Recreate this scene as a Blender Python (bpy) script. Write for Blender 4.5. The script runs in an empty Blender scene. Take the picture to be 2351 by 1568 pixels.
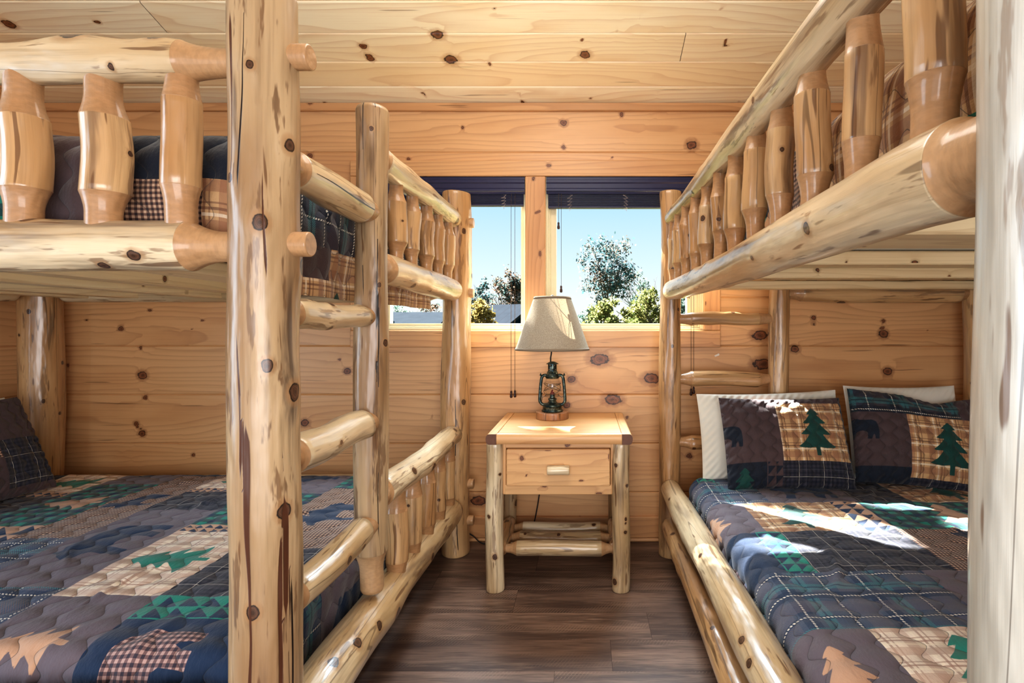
import bpy, math, random
import numpy as np
from mathutils import Vector, Matrix

# ------------------------------------------------------------------ basics
F, CX, CY, H = 1230.0, 1345.0, 750.0, 1.10
scene = bpy.context.scene
COL = scene.collection
PI = math.pi
WALL_Y = 2.76
XL, XR, YB = -2.84, 2.06, -1.55          # left wall, right wall, wall behind the camera


def at(x, y, d):
    """pixel of the 2351x1568 frame at depth d -> world point"""
    return np.array([(x - CX) * d / F, d, H - (y - CY) * d / F])


def tag(o, label=None, cat=None, group=None, kind=None):
    if label: o['label'] = label
    if cat: o['category'] = cat
    if group: o['group'] = group
    if kind: o['kind'] = kind
    return o


def empty(name, loc=(0, 0, 0)):
    o = bpy.data.objects.new(name, None)
    o.empty_display_size = 0.1
    o.location = loc
    COL.objects.link(o)
    return o


def thing(name, label, cat, loc=(0, 0, 0), group=None):
    return tag(empty(name, loc), label, cat, group)


def link(name, me, mat, parent=None):
    o = bpy.data.objects.new(name, me)
    COL.objects.link(o)
    if mat is not None and len(me.materials) == 0:
        me.materials.append(mat)
    if parent is not None:
        o.parent = parent
        # geometry is authored in world space: undo the parents' offsets
        off = Vector((0, 0, 0)); p = parent
        while p is not None:
            off += p.location; p = p.parent
        o.location = -off
    return o


def build(name, V, Q, mat, parent=None, attrs=None, smooth=True, matidx=None, mats=None):
    """V (n,3) array, Q list of face tuples or (m,4) int array; attrs name -> (n,) or (n,3) point data"""
    V = np.asarray(V, dtype=np.float32)
    me = bpy.data.meshes.new(name)
    if isinstance(Q, np.ndarray):
        m, k = Q.shape
        me.vertices.add(len(V)); me.vertices.foreach_set('co', V.ravel())
        me.loops.add(m * k); me.loops.foreach_set('vertex_index', Q.astype(np.int32).ravel())
        me.polygons.add(m)
        me.polygons.foreach_set('loop_start', np.arange(0, m * k, k, dtype=np.int32))
        me.polygons.foreach_set('loop_total', np.full(m, k, dtype=np.int32))
        me.update(calc_edges=True)
    else:
        me.from_pydata(V.tolist(), [], [tuple(int(i) for i in f) for f in Q])
    me.polygons.foreach_set('use_smooth', np.full(len(me.polygons), smooth, dtype=bool))
    if attrs:
        for an, A in attrs.items():
            A = np.asarray(A, dtype=np.float32)
            if A.ndim == 1:
                a = me.attributes.new(an, 'FLOAT', 'POINT'); a.data.foreach_set('value', A)
            else:
                a = me.attributes.new(an, 'FLOAT_VECTOR', 'POINT'); a.data.foreach_set('vector', A.ravel())
    if mats:
        for mm in mats: me.materials.append(mm)
        if matidx is not None:
            me.polygons.foreach_set('material_index', np.asarray(matidx, dtype=np.int32))
    me.update()
    return link(name, me, mat, parent)


class MB:
    """collects simple shapes into one mesh"""
    def __init__(self): self.v = []; self.f = []
    def add(self, V, Fs):
        b = len(self.v); self.v += [tuple(map(float, p)) for p in V]
        self.f += [tuple(b + i for i in f) for f in Fs]; return self
    def box(self, a, b, bev=0.0):
        (x0, y0, z0), (x1, y1, z1) = a, b
        if bev <= 0:
            V = [(x, y, z) for z in (z0, z1) for y in (y0, y1) for x in (x0, x1)]
            return self.add(V, [(0, 2, 3, 1), (4, 5, 7, 6), (0, 1, 5, 4), (2, 6, 7, 3), (0, 4, 6, 2), (1, 3, 7, 5)])
        c = bev; V = []; idx = {}
        for sx in (0, 1):
            for sy in (0, 1):
                for sz in (0, 1):
                    X, Y, Z = (x0, x1)[sx], (y0, y1)[sy], (z0, z1)[sz]
                    dx, dy, dz = (c, -c)[sx], (c, -c)[sy], (c, -c)[sz]
                    for ax, p in enumerate(((X, Y + dy, Z + dz), (X + dx, Y, Z + dz), (X + dx, Y + dy, Z))):
                        idx[(sx, sy, sz, ax)] = len(V); V.append(p)
        Fs = []
        def face(keys):
            P = [np.array(V[idx[k]]) for k in keys]
            n = np.cross(P[1] - P[0], P[2] - P[0]); cen = sum(P) / len(P) - np.array([(x0 + x1) / 2, (y0 + y1) / 2, (z0 + z1) / 2])
            ks = keys if np.dot(n, cen) > 0 else keys[::-1]
            Fs.append(tuple(idx[k] for k in ks))
        for s in (0, 1):
            face([(s, 0, 0, 0), (s, 1, 0, 0), (s, 1, 1, 0), (s, 0, 1, 0)])
            face([(0, s, 0, 1), (1, s, 0, 1), (1, s, 1, 1), (0, s, 1, 1)])
            face([(0, 0, s, 2), (1, 0, s, 2), (1, 1, s, 2), (0, 1, s, 2)])
        for i in (0, 1):
            for j in (0, 1):
                face([(i, j, 0, 0), (i, j, 1, 0), (i, j, 1, 1), (i, j, 0, 1)])
                face([(i, 0, j, 0), (i, 1, j, 0), (i, 1, j, 2), (i, 0, j, 2)])
                face([(0, i, j, 1), (1, i, j, 1), (1, i, j, 2), (0, i, j, 2)])
                for k in (0, 1):
                    face([(i, j, k, 0), (i, j, k, 1), (i, j, k, 2)])
        return self.add(V, Fs)
    def tube(self, pts, r, n=8, cap=True):
        pts = [np.array(p, float) for p in pts]; R = r if hasattr(r, '__len__') else [r] * len(pts)
        b = []; prev = None
        for i, p in enumerate(pts):
            t = pts[min(i + 1, len(pts) - 1)] - pts[max(i - 1, 0)]; t = t / (np.linalg.norm(t) + 1e-12)
            if prev is None:
                a = np.array([0, 0, 1.]) if abs(t[2]) < .9 else np.array([1., 0, 0])
                e1 = np.cross(t, a)
            else:
                e1 = prev - t * np.dot(prev, t)
            e1 /= np.linalg.norm(e1) + 1e-12; prev = e1; e2 = np.cross(t, e1)
            for k in range(n):
                q = 2 * PI * k / n
                b.append(p + R[i] * (math.cos(q) * e1 + math.sin(q) * e2))
        Fs = []
        for i in range(len(pts) - 1):
            for k in range(n):
                k2 = (k + 1) % n
                Fs.append((i * n + k, i * n + k2, (i + 1) * n + k2, (i + 1) * n + k))
        if cap:
            Fs.append(tuple(range(n - 1, -1, -1))); m = (len(pts) - 1) * n; Fs.append(tuple(range(m, m + n)))
        return self.add(b, Fs)
    def lathe(self, prof, c, n=32, cap=True):
        V = []; Fs = []
        for r, z in prof:
            for k in range(n):
                q = 2 * PI * k / n; V.append((c[0] + r * math.cos(q), c[1] + r * math.sin(q), c[2] + z))
        for i in range(len(prof) - 1):
            for k in range(n):
                k2 = (k + 1) % n
                Fs.append((i * n + k, i * n + k2, (i + 1) * n + k2, (i + 1) * n + k))
        if cap:
            Fs.append(tuple(range(n - 1, -1, -1))); m = (len(prof) - 1) * n; Fs.append(tuple(range(m, m + n)))
        return self.add(V, Fs)
    def build(self, name, mat, parent=None, smooth=False, angle=None):
        o = build(name, np.array(self.v), self.f, mat, parent, smooth=smooth)
        if angle is not None:
            o.data.polygons.foreach_set('use_smooth', np.ones(len(o.data.polygons), dtype=bool))
            o.data.set_sharp_from_angle(angle=math.radians(angle))
        return o


# ------------------------------------------------------------------ node helpers
class NT:
    def __init__(self, name):
        self.mat = bpy.data.materials.new(name); self.mat.use_nodes = True
        self.t = self.mat.node_tree; self.t.nodes.clear()
        self.out = self.t.nodes.new('ShaderNodeOutputMaterial')
    def n(self, typ, **kw):
        nd = self.t.nodes.new(typ)
        for k, v in kw.items(): setattr(nd, k, v)
        return nd
    def put(self, sock, v):
        if v is None: return
        if hasattr(v, 'is_linked') or hasattr(v, 'links'): self.t.links.new(v, sock)
        else:
            if sock.type == 'RGBA' and len(v) == 3: v = (*v, 1)
            sock.default_value = v
    def math(self, op, a, b=None, c=None, clamp=False):
        nd = self.n('ShaderNodeMath', operation=op, use_clamp=clamp)
        self.put(nd.inputs[0], a)
        if b is not None: self.put(nd.inputs[1], b)
        if c is not None: self.put(nd.inputs[2], c)
        return nd.outputs[0]
    def vmath(self, op, a, b=None, s=None):
        nd = self.n('ShaderNodeVectorMath', operation=op)
        self.put(nd.inputs[0], a)
        if b is not None: self.put(nd.inputs[1], b)
        if s is not None: self.put(nd.inputs['Scale'], s)
        return nd.outputs['Value'] if op in ('LENGTH', 'DOT_PRODUCT') else nd.outputs['Vector']
    def attr(self, name, out='Vector'):
        return self.n('ShaderNodeAttribute', attribute_name=name).outputs[out]
    def sep(self, v):
        nd = self.n('ShaderNodeSeparateXYZ'); self.put(nd.inputs[0], v); return nd.outputs
    def comb(self, x, y, z):
        nd = self.n('ShaderNodeCombineXYZ')
        for i, v in enumerate((x, y, z)): self.put(nd.inputs[i], v)
        return nd.outputs[0]
    def noise(self, v, scale=1.0, detail=3, rough=.5, out=0, dist=0):
        nd = self.n('ShaderNodeTexNoise'); self.put(nd.inputs['Vector'], v)
        nd.inputs['Scale'].default_value = scale; nd.inputs['Detail'].default_value = detail
        nd.inputs['Roughness'].default_value = rough; nd.inputs['Distortion'].default_value = dist
        return nd.outputs[out]
    def mix(self, f, a, b, blend='MIX'):
        nd = self.n('ShaderNodeMix', data_type='RGBA', blend_type=blend)
        self.put(nd.inputs[0], f); self.put(nd.inputs[6], a); self.put(nd.inputs[7], b)
        return nd.outputs[2]
    def step(self, v, lo, hi, a=0., b=1.):
        nd = self.n('ShaderNodeMapRange', interpolation_type='SMOOTHSTEP'); self.put(nd.inputs[0], v)
        for i, q in enumerate((lo, hi, a, b)): self.put(nd.inputs[i + 1], q)
        return nd.outputs[0]
    def bump(self, h, strength=.3, dist=.01):
        nd = self.n('ShaderNodeBump'); nd.inputs['Strength'].default_value = strength
        nd.inputs['Distance'].default_value = dist; self.put(nd.inputs['Height'], h); return nd.outputs[0]
    def principled(self, color, rough=.5, normal=None, **kw):
        p = self.n('ShaderNodeBsdfPrincipled'); self.put(p.inputs['Base Color'], color)
        self.put(p.inputs['Roughness'], rough)
        if normal is not None: self.put(p.inputs['Normal'], normal)
        for k, v in kw.items(): self.put(p.inputs[k.replace('_', ' ')], v)
        self.t.links.new(p.outputs[0], self.out.inputs[0]); return p


def srgb(r, g, b):
    f = lambda c: c / 12.92 if c <= .04045 else ((c + .055) / 1.055) ** 2.4
    return (f(r / 255), f(g / 255), f(b / 255), 1)


def flat(name, col, rough=.5, metallic=0., var=.06, scale=40, **kw):
    t = NT(name); v = t.n('ShaderNodeTexCoord').outputs['Object']
    n = t.noise(v, scale, 4)
    c = t.mix(n, tuple(x * (1 - var) for x in col[:3]) + (1,), tuple(min(1, x * (1 + var)) for x in col[:3]) + (1,))
    t.principled(c, rough, Metallic=metallic, **kw); return t.mat


def knot_nodes(t, c, kd, pv, knotcol=(.055, .026, .014, 1), ring=(.018, .010, .007, 1), halo=(.36, .20, .09, 1)):
    """dark knot with a black rim and an orange halo; kd = vector to the nearest knot in knot radii"""
    w = t.noise(pv, 48, 3, out=0); w2 = t.math('MULTIPLY_ADD', w, 1.0, -.5)
    s = t.sep(kd)
    d = t.math('ADD', t.vmath('LENGTH', kd), w2)
    c = t.mix(t.math('MULTIPLY', t.step(d, 2.4, .9), .65), c, halo)
    c = t.mix(t.step(d, 1.1, .92), c, ring)
    ringp = t.math('MULTIPLY_ADD', t.math('SINE', t.math('MULTIPLY', d, 26.)), .35, .6)
    kc = t.mix(t.math('MULTIPLY', ringp, t.step(d, .12, .5)), knotcol, tuple(x * 2.6 for x in knotcol[:3]) + (1,))
    c = t.mix(t.step(d, .86, .7), c, kc)
    return c, d


def mat_log(name, pale, tan, dark, cut, rough=.32, streak=.66, coat=.5):
    t = NT(name)
    lc = t.attr('lc'); kd = t.attr('kd'); ten = t.attr('ten', 'Fac'); crk = t.sep(t.attr('crk'))
    ks = t.sep(kd)
    # the grain bends around knots
    inf = t.math('DIVIDE', .012, t.math('ADD', 1., t.vmath('DOT_PRODUCT', kd, kd)))
    lcw = t.vmath('ADD', lc, t.comb(t.math('MULTIPLY', ks[0], inf), t.math('MULTIPLY', ks[0], inf), 0.))
    big = t.noise(t.vmath('MULTIPLY', lcw, (7, 7, 1.3)), 1., 3)
    fine = t.noise(t.vmath('MULTIPLY', lcw, (85, 85, 2.2)), 1., 4, .6)
    st = t.noise(t.vmath('MULTIPLY', lcw, (26, 26, 1.9)), 1., 4, .6)
    c = t.mix(t.step(big, .32, .68), pale, tan)
    c = t.mix(t.math('MULTIPLY', t.step(fine, .46, .72), .38), c, tuple(x * .55 for x in tan[:3]) + (1,))
    zone = t.noise(t.vmath('ADD', t.vmath('MULTIPLY', lcw, (13, 13, 2.2)), (9., 2., 5.)), 1., 2)
    c = t.mix(t.math('MULTIPLY', t.math('MULTIPLY', t.step(st, .50, .66), t.step(zone, .42, .62)), streak), c, dark)
    c = t.mix(t.math('MULTIPLY', t.step(zone, .60, .72), .28), c, (.30, .26, .22, 1))
    pitch = t.noise(t.vmath('ADD', t.vmath('MULTIPLY', lcw, (48, 48, 5)), (3.1, 7.7, 1.3)), 1., 2, .5)
    c = t.mix(t.math('MULTIPLY', t.step(pitch, .655, .70), .75), c, (.13, .055, .022, 1))
    bark = t.noise(t.vmath('ADD', t.vmath('MULTIPLY', lcw, (30, 30, 4.2)), (1.7, 5.1, 8.3)), 1., 4, .65)
    c = t.mix(t.math('MULTIPLY', t.step(bark, .585, .64), streak), c, t.mix(fine, dark, (.30, .17, .08, 1)))
    # drying checks
    ck = t.math('ABSOLUTE', t.math('SUBTRACT', t.noise(t.vmath('MULTIPLY', lc, (9, 9, .35)), 1., 2), .5))
    c = t.mix(t.math('MULTIPLY', t.step(ck, .0045, .002), .55), c, (.05, .024, .012, 1))
    c, d = knot_nodes(t, c, kd, lc)
    cm = t.math('ADD', t.math('ABSOLUTE', crk[0]), crk[1])
    c = t.mix(t.step(cm, 1.15, .75), c, t.mix(t.math('GREATER_THAN', crk[2], .5), (.085, .030, .014, 1), (.012, .007, .005, 1)))
    saw = t.noise(t.vmath('MULTIPLY', lc, (60, 60, 130)), 1., 2)
    c = t.mix(ten, c, t.mix(t.step(saw, .3, .7), cut, tuple(x * .86 for x in cut[:3]) + (1,)))
    r = t.math('MULTIPLY_ADD', ten, .3, t.math('MULTIPLY_ADD', st, .16, rough - .08))
    h = t.math('ADD', t.math('MULTIPLY', fine, .5), t.math('ADD', t.math('MULTIPLY', st, .7), t.math('MULTIPLY', t.math('MULTIPLY', saw, ten), .8)))
    h = t.math('SUBTRACT', h, t.math('MULTIPLY', t.step(cm, 1.3, .5), .8))
    dent = t.noise(t.vmath('MULTIPLY', lc, (24, 24, 7)), 1., 2, .5)
    h = t.math('ADD', h, t.math('MULTIPLY', dent, 6.))
    p = t.principled(c, r, t.bump(h, .42, .004))
    p.inputs['Coat Weight'].default_value = coat; p.inputs['Coat Roughness'].default_value = .14
    return t.mat


def mat_plank(name, pale, mid, line, rough=.42, vary=.5, coat=.1):
    """knotty pine boards; pl = (along, across, board random)"""
    t = NT(name)
    pl = t.attr('pl'); kd = t.attr('kd'); s = t.sep(pl); ks = t.sep(kd)
    k2 = t.vmath('DOT_PRODUCT', kd, kd)
    warp = t.math('DIVIDE', t.math('MULTIPLY', ks[1], .9), t.math('ADD', 1.2, k2))
    off = t.math('MULTIPLY', s[2], 37.)
    low = t.noise(t.comb(t.math('ADD', t.math('MULTIPLY', s[0], .55), off), t.math('MULTIPLY', s[1], 4.5), off), 1., 2, .4)
    v = t.math('ADD', t.math('MULTIPLY', s[1], 26.), t.math('ADD', t.math('MULTIPLY', low, 11.), t.math('MULTIPLY', warp, 2.2)))
    ring = t.math('FRACT', v)
    ring = t.math('MULTIPLY', ring, t.math('MULTIPLY', ring, ring))
    ring = t.math('MULTIPLY', ring, t.step(t.math('FRACT', v), 1.0, .93))
    fib = t.noise(t.comb(t.math('MULTIPLY', s[0], 3.), t.math('MULTIPLY', s[1], 160.), off), 1., 3, .6)
    blot = t.noise(t.comb(t.math('ADD', t.math('MULTIPLY', s[0], 1.4), off), t.math('MULTIPLY', s[1], 7.), t.math('ADD', off, 5.)), 1., 3)
    rv = t.noise(t.comb(t.math('MULTIPLY', s[2], 91.), 3.3, 1.7), 1., 0)
    c = t.mix(t.math('MULTIPLY', t.step(rv, .3, .7), vary), pale, mid)
    c = t.mix(t.math('MULTIPLY', t.step(blot, .45, .7), .65), c, mid)
    c = t.mix(t.math('MULTIPLY', ring, .42), c, line)
    c = t.mix(t.math('MULTIPLY', t.step(fib, .5, .75), .20), c, line)
    strk = t.noise(t.comb(t.math('MULTIPLY', s[0], 2.2), t.math('MULTIPLY', s[1], 55.), t.math('ADD', off, 9.)), 1., 2, .5)
    c = t.mix(t.math('MULTIPLY', t.step(strk, .70, .76), .6), c, tuple(x * .42 for x in line[:3]) + (1,))
    c, d = knot_nodes(t, c, kd, pl, (.12, .042, .016, 1), (.045, .018, .009, 1), tuple(x * .85 for x in line[:3]) + (1,))
    h = t.math('ADD', t.math('MULTIPLY', fib, .6), t.math('MULTIPLY', ring, .3))
    p = t.principled(c, rough, t.bump(h, .12, .003))
    p.inputs['Coat Weight'].default_value = coat; p.inputs['Coat Roughness'].default_value = .25
    return t.mat


LOG = mat_log('peeled_log', srgb(226, 208, 174), srgb(186, 156, 114), srgb(92, 72, 58), srgb(186, 146, 104))
LOGY = mat_log('peeled_log_warm', srgb(208, 172, 126), srgb(176, 134, 90), srgb(90, 64, 48), srgb(180, 138, 96))
POST = mat_log('peeled_log_grey', rough=.38, coat=.35, pale=srgb(188, 162, 126), tan=srgb(146, 114, 80), dark=srgb(76, 58, 46), cut=srgb(190, 154, 114), streak=.85)
WALLW = mat_plank('pine_wall_boards', srgb(222, 176, 126), srgb(206, 154, 104), srgb(158, 104, 64))
CEILW = mat_plank('pine_ceiling_boards', srgb(250, 232, 196), srgb(240, 208, 158), srgb(206, 152, 100), vary=.6)
TRIMW = mat_plank('pine_trim', srgb(212, 164, 114), srgb(196, 142, 94), srgb(148, 96, 56))
TABLEW = mat_plank('cedar_boards', srgb(228, 184, 130), srgb(210, 158, 108), srgb(166, 108, 66))
SLATW = mat_plank('slat_lumber', srgb(236, 218, 180), srgb(226, 198, 152), srgb(184, 146, 100))
VINYL = flat('cream_vinyl', srgb(226, 214, 180), .45, var=.02)
NAVY = flat('dark_blind_wood', srgb(40, 42, 74), .35, var=.15)
CORD = flat('brown_cord', srgb(70, 55, 45), .8)
TASSEL = flat('dark_turned_wood', srgb(58, 32, 24), .35)
BLACKM = flat('black_cord', srgb(25, 22, 22), .6)


# ------------------------------------------------------------------ knots / logs / planks
def nearest_kd(U, V, knots, clampr=3.2):
    """knots: (u, v, ru, rv); returns (..,3) vector in knot radii to nearest knot"""
    out = np.zeros(U.shape + (3,)); out[..., 2] = 9.; best = np.full(U.shape, 1e9)
    for (ku, kv, ru, rv) in knots:
        a = (U - ku) / ru; b = (V - kv) / rv; d = np.hypot(a, b)
        m = d < best; f = np.minimum(1, clampr / np.maximum(d, 1e-6))
        out[m, 0] = (a * f)[m]; out[m, 1] = (b * f)[m]; out[m, 2] = (np.clip(np.minimum(d, clampr) - 1.5, 0, 9) * 3)[m]; best[m] = d[m]
    return out


def log(name, p0, p1, r0, r1=None, mat=None, parent=None, seed=0, ten0=None, ten1=None, knots=3, kr=(.009, .016),
        bump=.35, wob=.035, bend=.004, nu=28, dv=.02, klist=None, cracks=None, flare=None, round_end=0.006):
    """a peeled log from p0 to p1. ten = (length, radius, shoulder) : a narrowed tenon at that end"""
    rs = np.random.RandomState(seed * 7 + 13)
    p0 = np.array(p0, float); p1 = np.array(p1, float); L = np.linalg.norm(p1 - p0); ax = (p1 - p0) / L
    r1 = r0 if r1 is None else r1; mat = mat or LOG
    ref = np.array([0, 1., 0]) if abs(ax[1]) < .8 else np.array([0, 0, 1.])
    e1 = ref - ax * np.dot(ref, ax); e1 /= np.linalg.norm(e1); e2 = np.cross(ax, e1)
    zs = set(np.linspace(0, L, max(6, int(L / dv))).tolist())
    for tn, end in ((ten0, 0), (ten1, 1)):
        if tn:
            for q in (tn[0], tn[0] - .0008, tn[0] - tn[2], tn[0] - tn[2] * .66, tn[0] - tn[2] * .33, tn[0] - tn[2] * .85):
                zs.add(q if end == 0 else L - q)
    re = round_end
    for q in (0.25, 1.0):
        zs.add(re * q); zs.add(L - re * q)
    z = np.array(sorted(x for x in zs if 0 <= x <= L)); nz = len(z)
    th = np.arange(nu) * 2 * PI / nu
    Z, T = np.meshgrid(z, th, indexing='ij')
    R = r0 + (r1 - r0) * Z / L
    rm = (r0 + r1) / 2
    for k in range(9):
        m = rs.randint(0, 4); fz = rs.uniform(1.2, 9) if k < 6 else rs.uniform(10, 22)
        R = R * (1 + wob * (1. if k < 6 else .4) * rs.uniform(-1, 1) * np.sin(fz * Z + m * T + rs.uniform(0, 6.3)))
    if flare: R = R * (1 + flare * np.exp(-Z / .12))
    if klist is None:
        klist = []
        for i in range(knots):
            for tries in range(20):
                kz = rs.uniform(.06, .94) * L; ka = rs.uniform(0, 2 * PI); kk = rs.uniform(*kr)
                if all(abs(kz - q[1]) > 7 * max(kk, q[2]) or rm * abs((ka - q[0] + PI) % (2 * PI) - PI) > 7 * max(kk, q[2]) for q in klist):
                    klist.append((ka, kz, kk)); break
    kd = np.zeros(Z.shape + (3,)); kd[..., 2] = 9.; best = np.full(Z.shape, 1e9)
    for (ka, kz, kk) in klist:
        da = ((T - ka + PI) % (2 * PI) - PI) * rm; dz = (Z - kz)
        R = R + bump * kk * np.exp(-(da ** 2) / (2 * (kk * 1.9) ** 2) - dz ** 2 / (2 * (kk * 3.2) ** 2))
        a = da / kk; b = dz / (kk * 1.35); d = np.hypot(a, b); m = d < best; f = np.minimum(1, 3.2 / np.maximum(d, 1e-6))
        kd[m, 0] = (a * f)[m]; kd[m, 1] = (b * f)[m]; kd[m, 2] = (np.clip(np.minimum(d, 3.2) - 1.5, 0, 9) * 3)[m]; best[m] = d[m]
    crk = np.zeros(Z.shape + (3,)); crk[..., 1] = 9; bestc = np.full(Z.shape, 1e9)
    for (ca, z0, z1, w, kind) in (cracks or []):
        ph = rs.uniform(0, 6)
        path = ca + .09 * np.sin(Z * 5 + ph) + .03 * np.sin(Z * 19 + ph * 2)
        wv = w * (.65 + .35 * np.sin(Z * 11 + ph))
        da = ((T - path + PI) % (2 * PI) - PI) * rm / wv
        e = np.maximum(0, np.maximum(z0 - Z, Z - z1)) / .03
        m = (np.abs(da) < np.minimum(4, bestc)) & (e < 3)
        crk[m, 0] = da[m]; crk[m, 1] = e[m]; bestc[m] = np.abs(da[m]); crk[..., 2][m] = kind
    ten = np.zeros(Z.shape)
    for tn, end in ((ten0, 0), (ten1, 1)):
        if tn:
            q = Z if end == 0 else L - Z
            m = q < tn[0] - .0004
            f = np.clip((q - (tn[0] - tn[2])) / tn[2], 0, 1)
            ew = .0 + f ** 1.7
            Rt = tn[1] * (1 + .01 * np.sin(3 * T + seed)) + (R - tn[1]) * ew * .97
            R = np.where(m, Rt, R); ten[m] = 1
            kd[m] = 9; crk[m, 1] = 9
    for end in (0, 1):
        q = np.clip((Z if end == 0 else L - Z) / re, 0, 1)
        R = R - (1 - np.sqrt(np.clip(1 - (1 - q) ** 2, 0, 1))) * re * .9
    bx = bend * np.sin(Z / L * PI * rs.uniform(.9, 2.2) + rs.uniform(0, 6)); by = bend * np.sin(Z / L * PI * rs.uniform(.9, 2.2) + rs.uniform(0, 6))
    fade = np.clip(np.minimum(Z, L - Z) / .15, 0, 1); bx = bx * fade; by = by * fade
    cxl = R * np.cos(T); cyl = R * np.sin(T)
    P = p0 + Z[..., None] * ax + (cxl + bx)[..., None] * e1 + (cyl + by)[..., None] * e2
    off = rs.uniform(-20, 20, 3)
    lc = np.stack([cxl + off[0], cyl + off[1], Z + off[2]], -1)
    V = P.reshape(-1, 3); A = lc.reshape(-1, 3); K = kd.reshape(-1, 3); Tn = ten.ravel(); C = crk.reshape(-1, 3)
    i = np.arange(nz - 1)[:, None] * nu; k = np.arange(nu)[None, :]; k2 = (k + 1) % nu
    Q = np.stack([i + k, i + k2, i + nu + k2, i + nu + k], -1).reshape(-1, 4)
    # end caps: ring copy marked as end grain + centre, as quads fanned with a doubled centre
    nb = len(V); caps = []
    for end, row in ((0, 0), (1, nz - 1)):
        ring = P[row]; cen = ring.mean(0)
        base = nb
        V = np.vstack([V, ring, cen[None]]); nb += nu + 1
        A = np.vstack([A, lc[row], lc[row].mean(0)[None]])
        K = np.vstack([K, np.full((nu + 1, 3), 9.)]); Tn = np.concatenate([Tn, np.ones(nu + 1)])
        cc = np.zeros((nu + 1, 3)); cc[:, 1] = 9; C = np.vstack([C, cc])
        for j in range(0, nu, 2):
            a, b, c2 = base + j, base + (j + 1) % nu, base + (j + 2) % nu
            caps.append((base + nu, c2, b, a) if end == 0 else (base + nu, a, b, c2))
    Q = np.vstack([Q, np.array(caps)])
    return build(name, V, Q, mat, parent, dict(lc=A, kd=K, ten=Tn, crk=C))


def planks(name, O, eu, ev, en, rects, mat, parent=None, knots=(), seed=0, du=.03, dvv=.03, groove=.006, gw=.006, nk=1.2, kr=(.006, .014), flip=False):
    """boards on a plane: rects (u0,u1,v0,v1,grooveLo,grooveHi,boardseed); knots (u,v,ru,rv)"""
    rs = np.random.RandomState(seed + 5)
    O, eu, ev, en = (np.array(q, float) for q in (O, eu, ev, en))
    VV = []; QQ = []; PL = []; KD = []; nb = 0
    for (u0, u1, v0, v1, gl, gh, bs) in rects:
        us = np.linspace(u0, u1, max(2, int((u1 - u0) / du) + 1))
        vs = np.linspace(v0, v1, max(2, int((v1 - v0) / dvv) + 1)).tolist()
        hh = {}
        if gl: vs += [v0 + gw, v0 + gw * .5]
        if gh: vs += [v1 - gw * .3, v1 - gw * .7]
        vs = np.array(sorted(set(vs)))
        dep = np.zeros(len(vs))
        if gl: dep = np.where(vs < v0 + gw, -groove * (1 - (vs - v0) / gw) ** .8, dep)
        if gh: dep = np.where(vs > v1 - gw, np.minimum(dep, -groove * np.clip((vs - v1 + gw) / gw, 0, 1) ** 2), dep)
        U, W = np.meshgrid(us, vs, indexing='ij')
        P = O + U[..., None] * eu + W[..., None] * ev + (dep[None, :, None]) * en
        kk = [q for q in knots if u0 - .1 < q[0] < u1 + .1 and v0 - .06 < q[1] < v1 + .06]
        for _ in range(rs.poisson(nk * (u1 - u0))):
            q = (rs.uniform(u0, u1), rs.uniform(v0, v1), 0, 0); r = rs.uniform(*kr); q = (q[0], q[1], r * rs.uniform(1, 1.5), r)
            if all(np.hypot(q[0] - x[0], q[1] - x[1]) > 4 * (max(x[2:]) + r) for x in kk): kk.append(q)
        kd = nearest_kd(U, W, kk)
        rnd = np.random.RandomState(bs).uniform(0, 1)
        pl = np.stack([U, W, np.full(U.shape, rnd)], -1)
        n, m = U.shape
        i = np.arange(n - 1)[:, None] * m; j = np.arange(m - 1)[None, :]
        Q = np.stack([i + j, i + m + j, i + m + j + 1, i + j + 1], -1).reshape(-1, 4) + nb
        if flip: Q = Q[:, ::-1]
        nb += n * m
        VV.append(P.reshape(-1, 3)); QQ.append(Q); PL.append(pl.reshape(-1, 3)); KD.append(kd.reshape(-1, 3))
    return build(name, np.vstack(VV), np.vstack(QQ), mat, parent, dict(pl=np.vstack(PL), kd=np.vstack(KD)), smooth=False)


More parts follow.
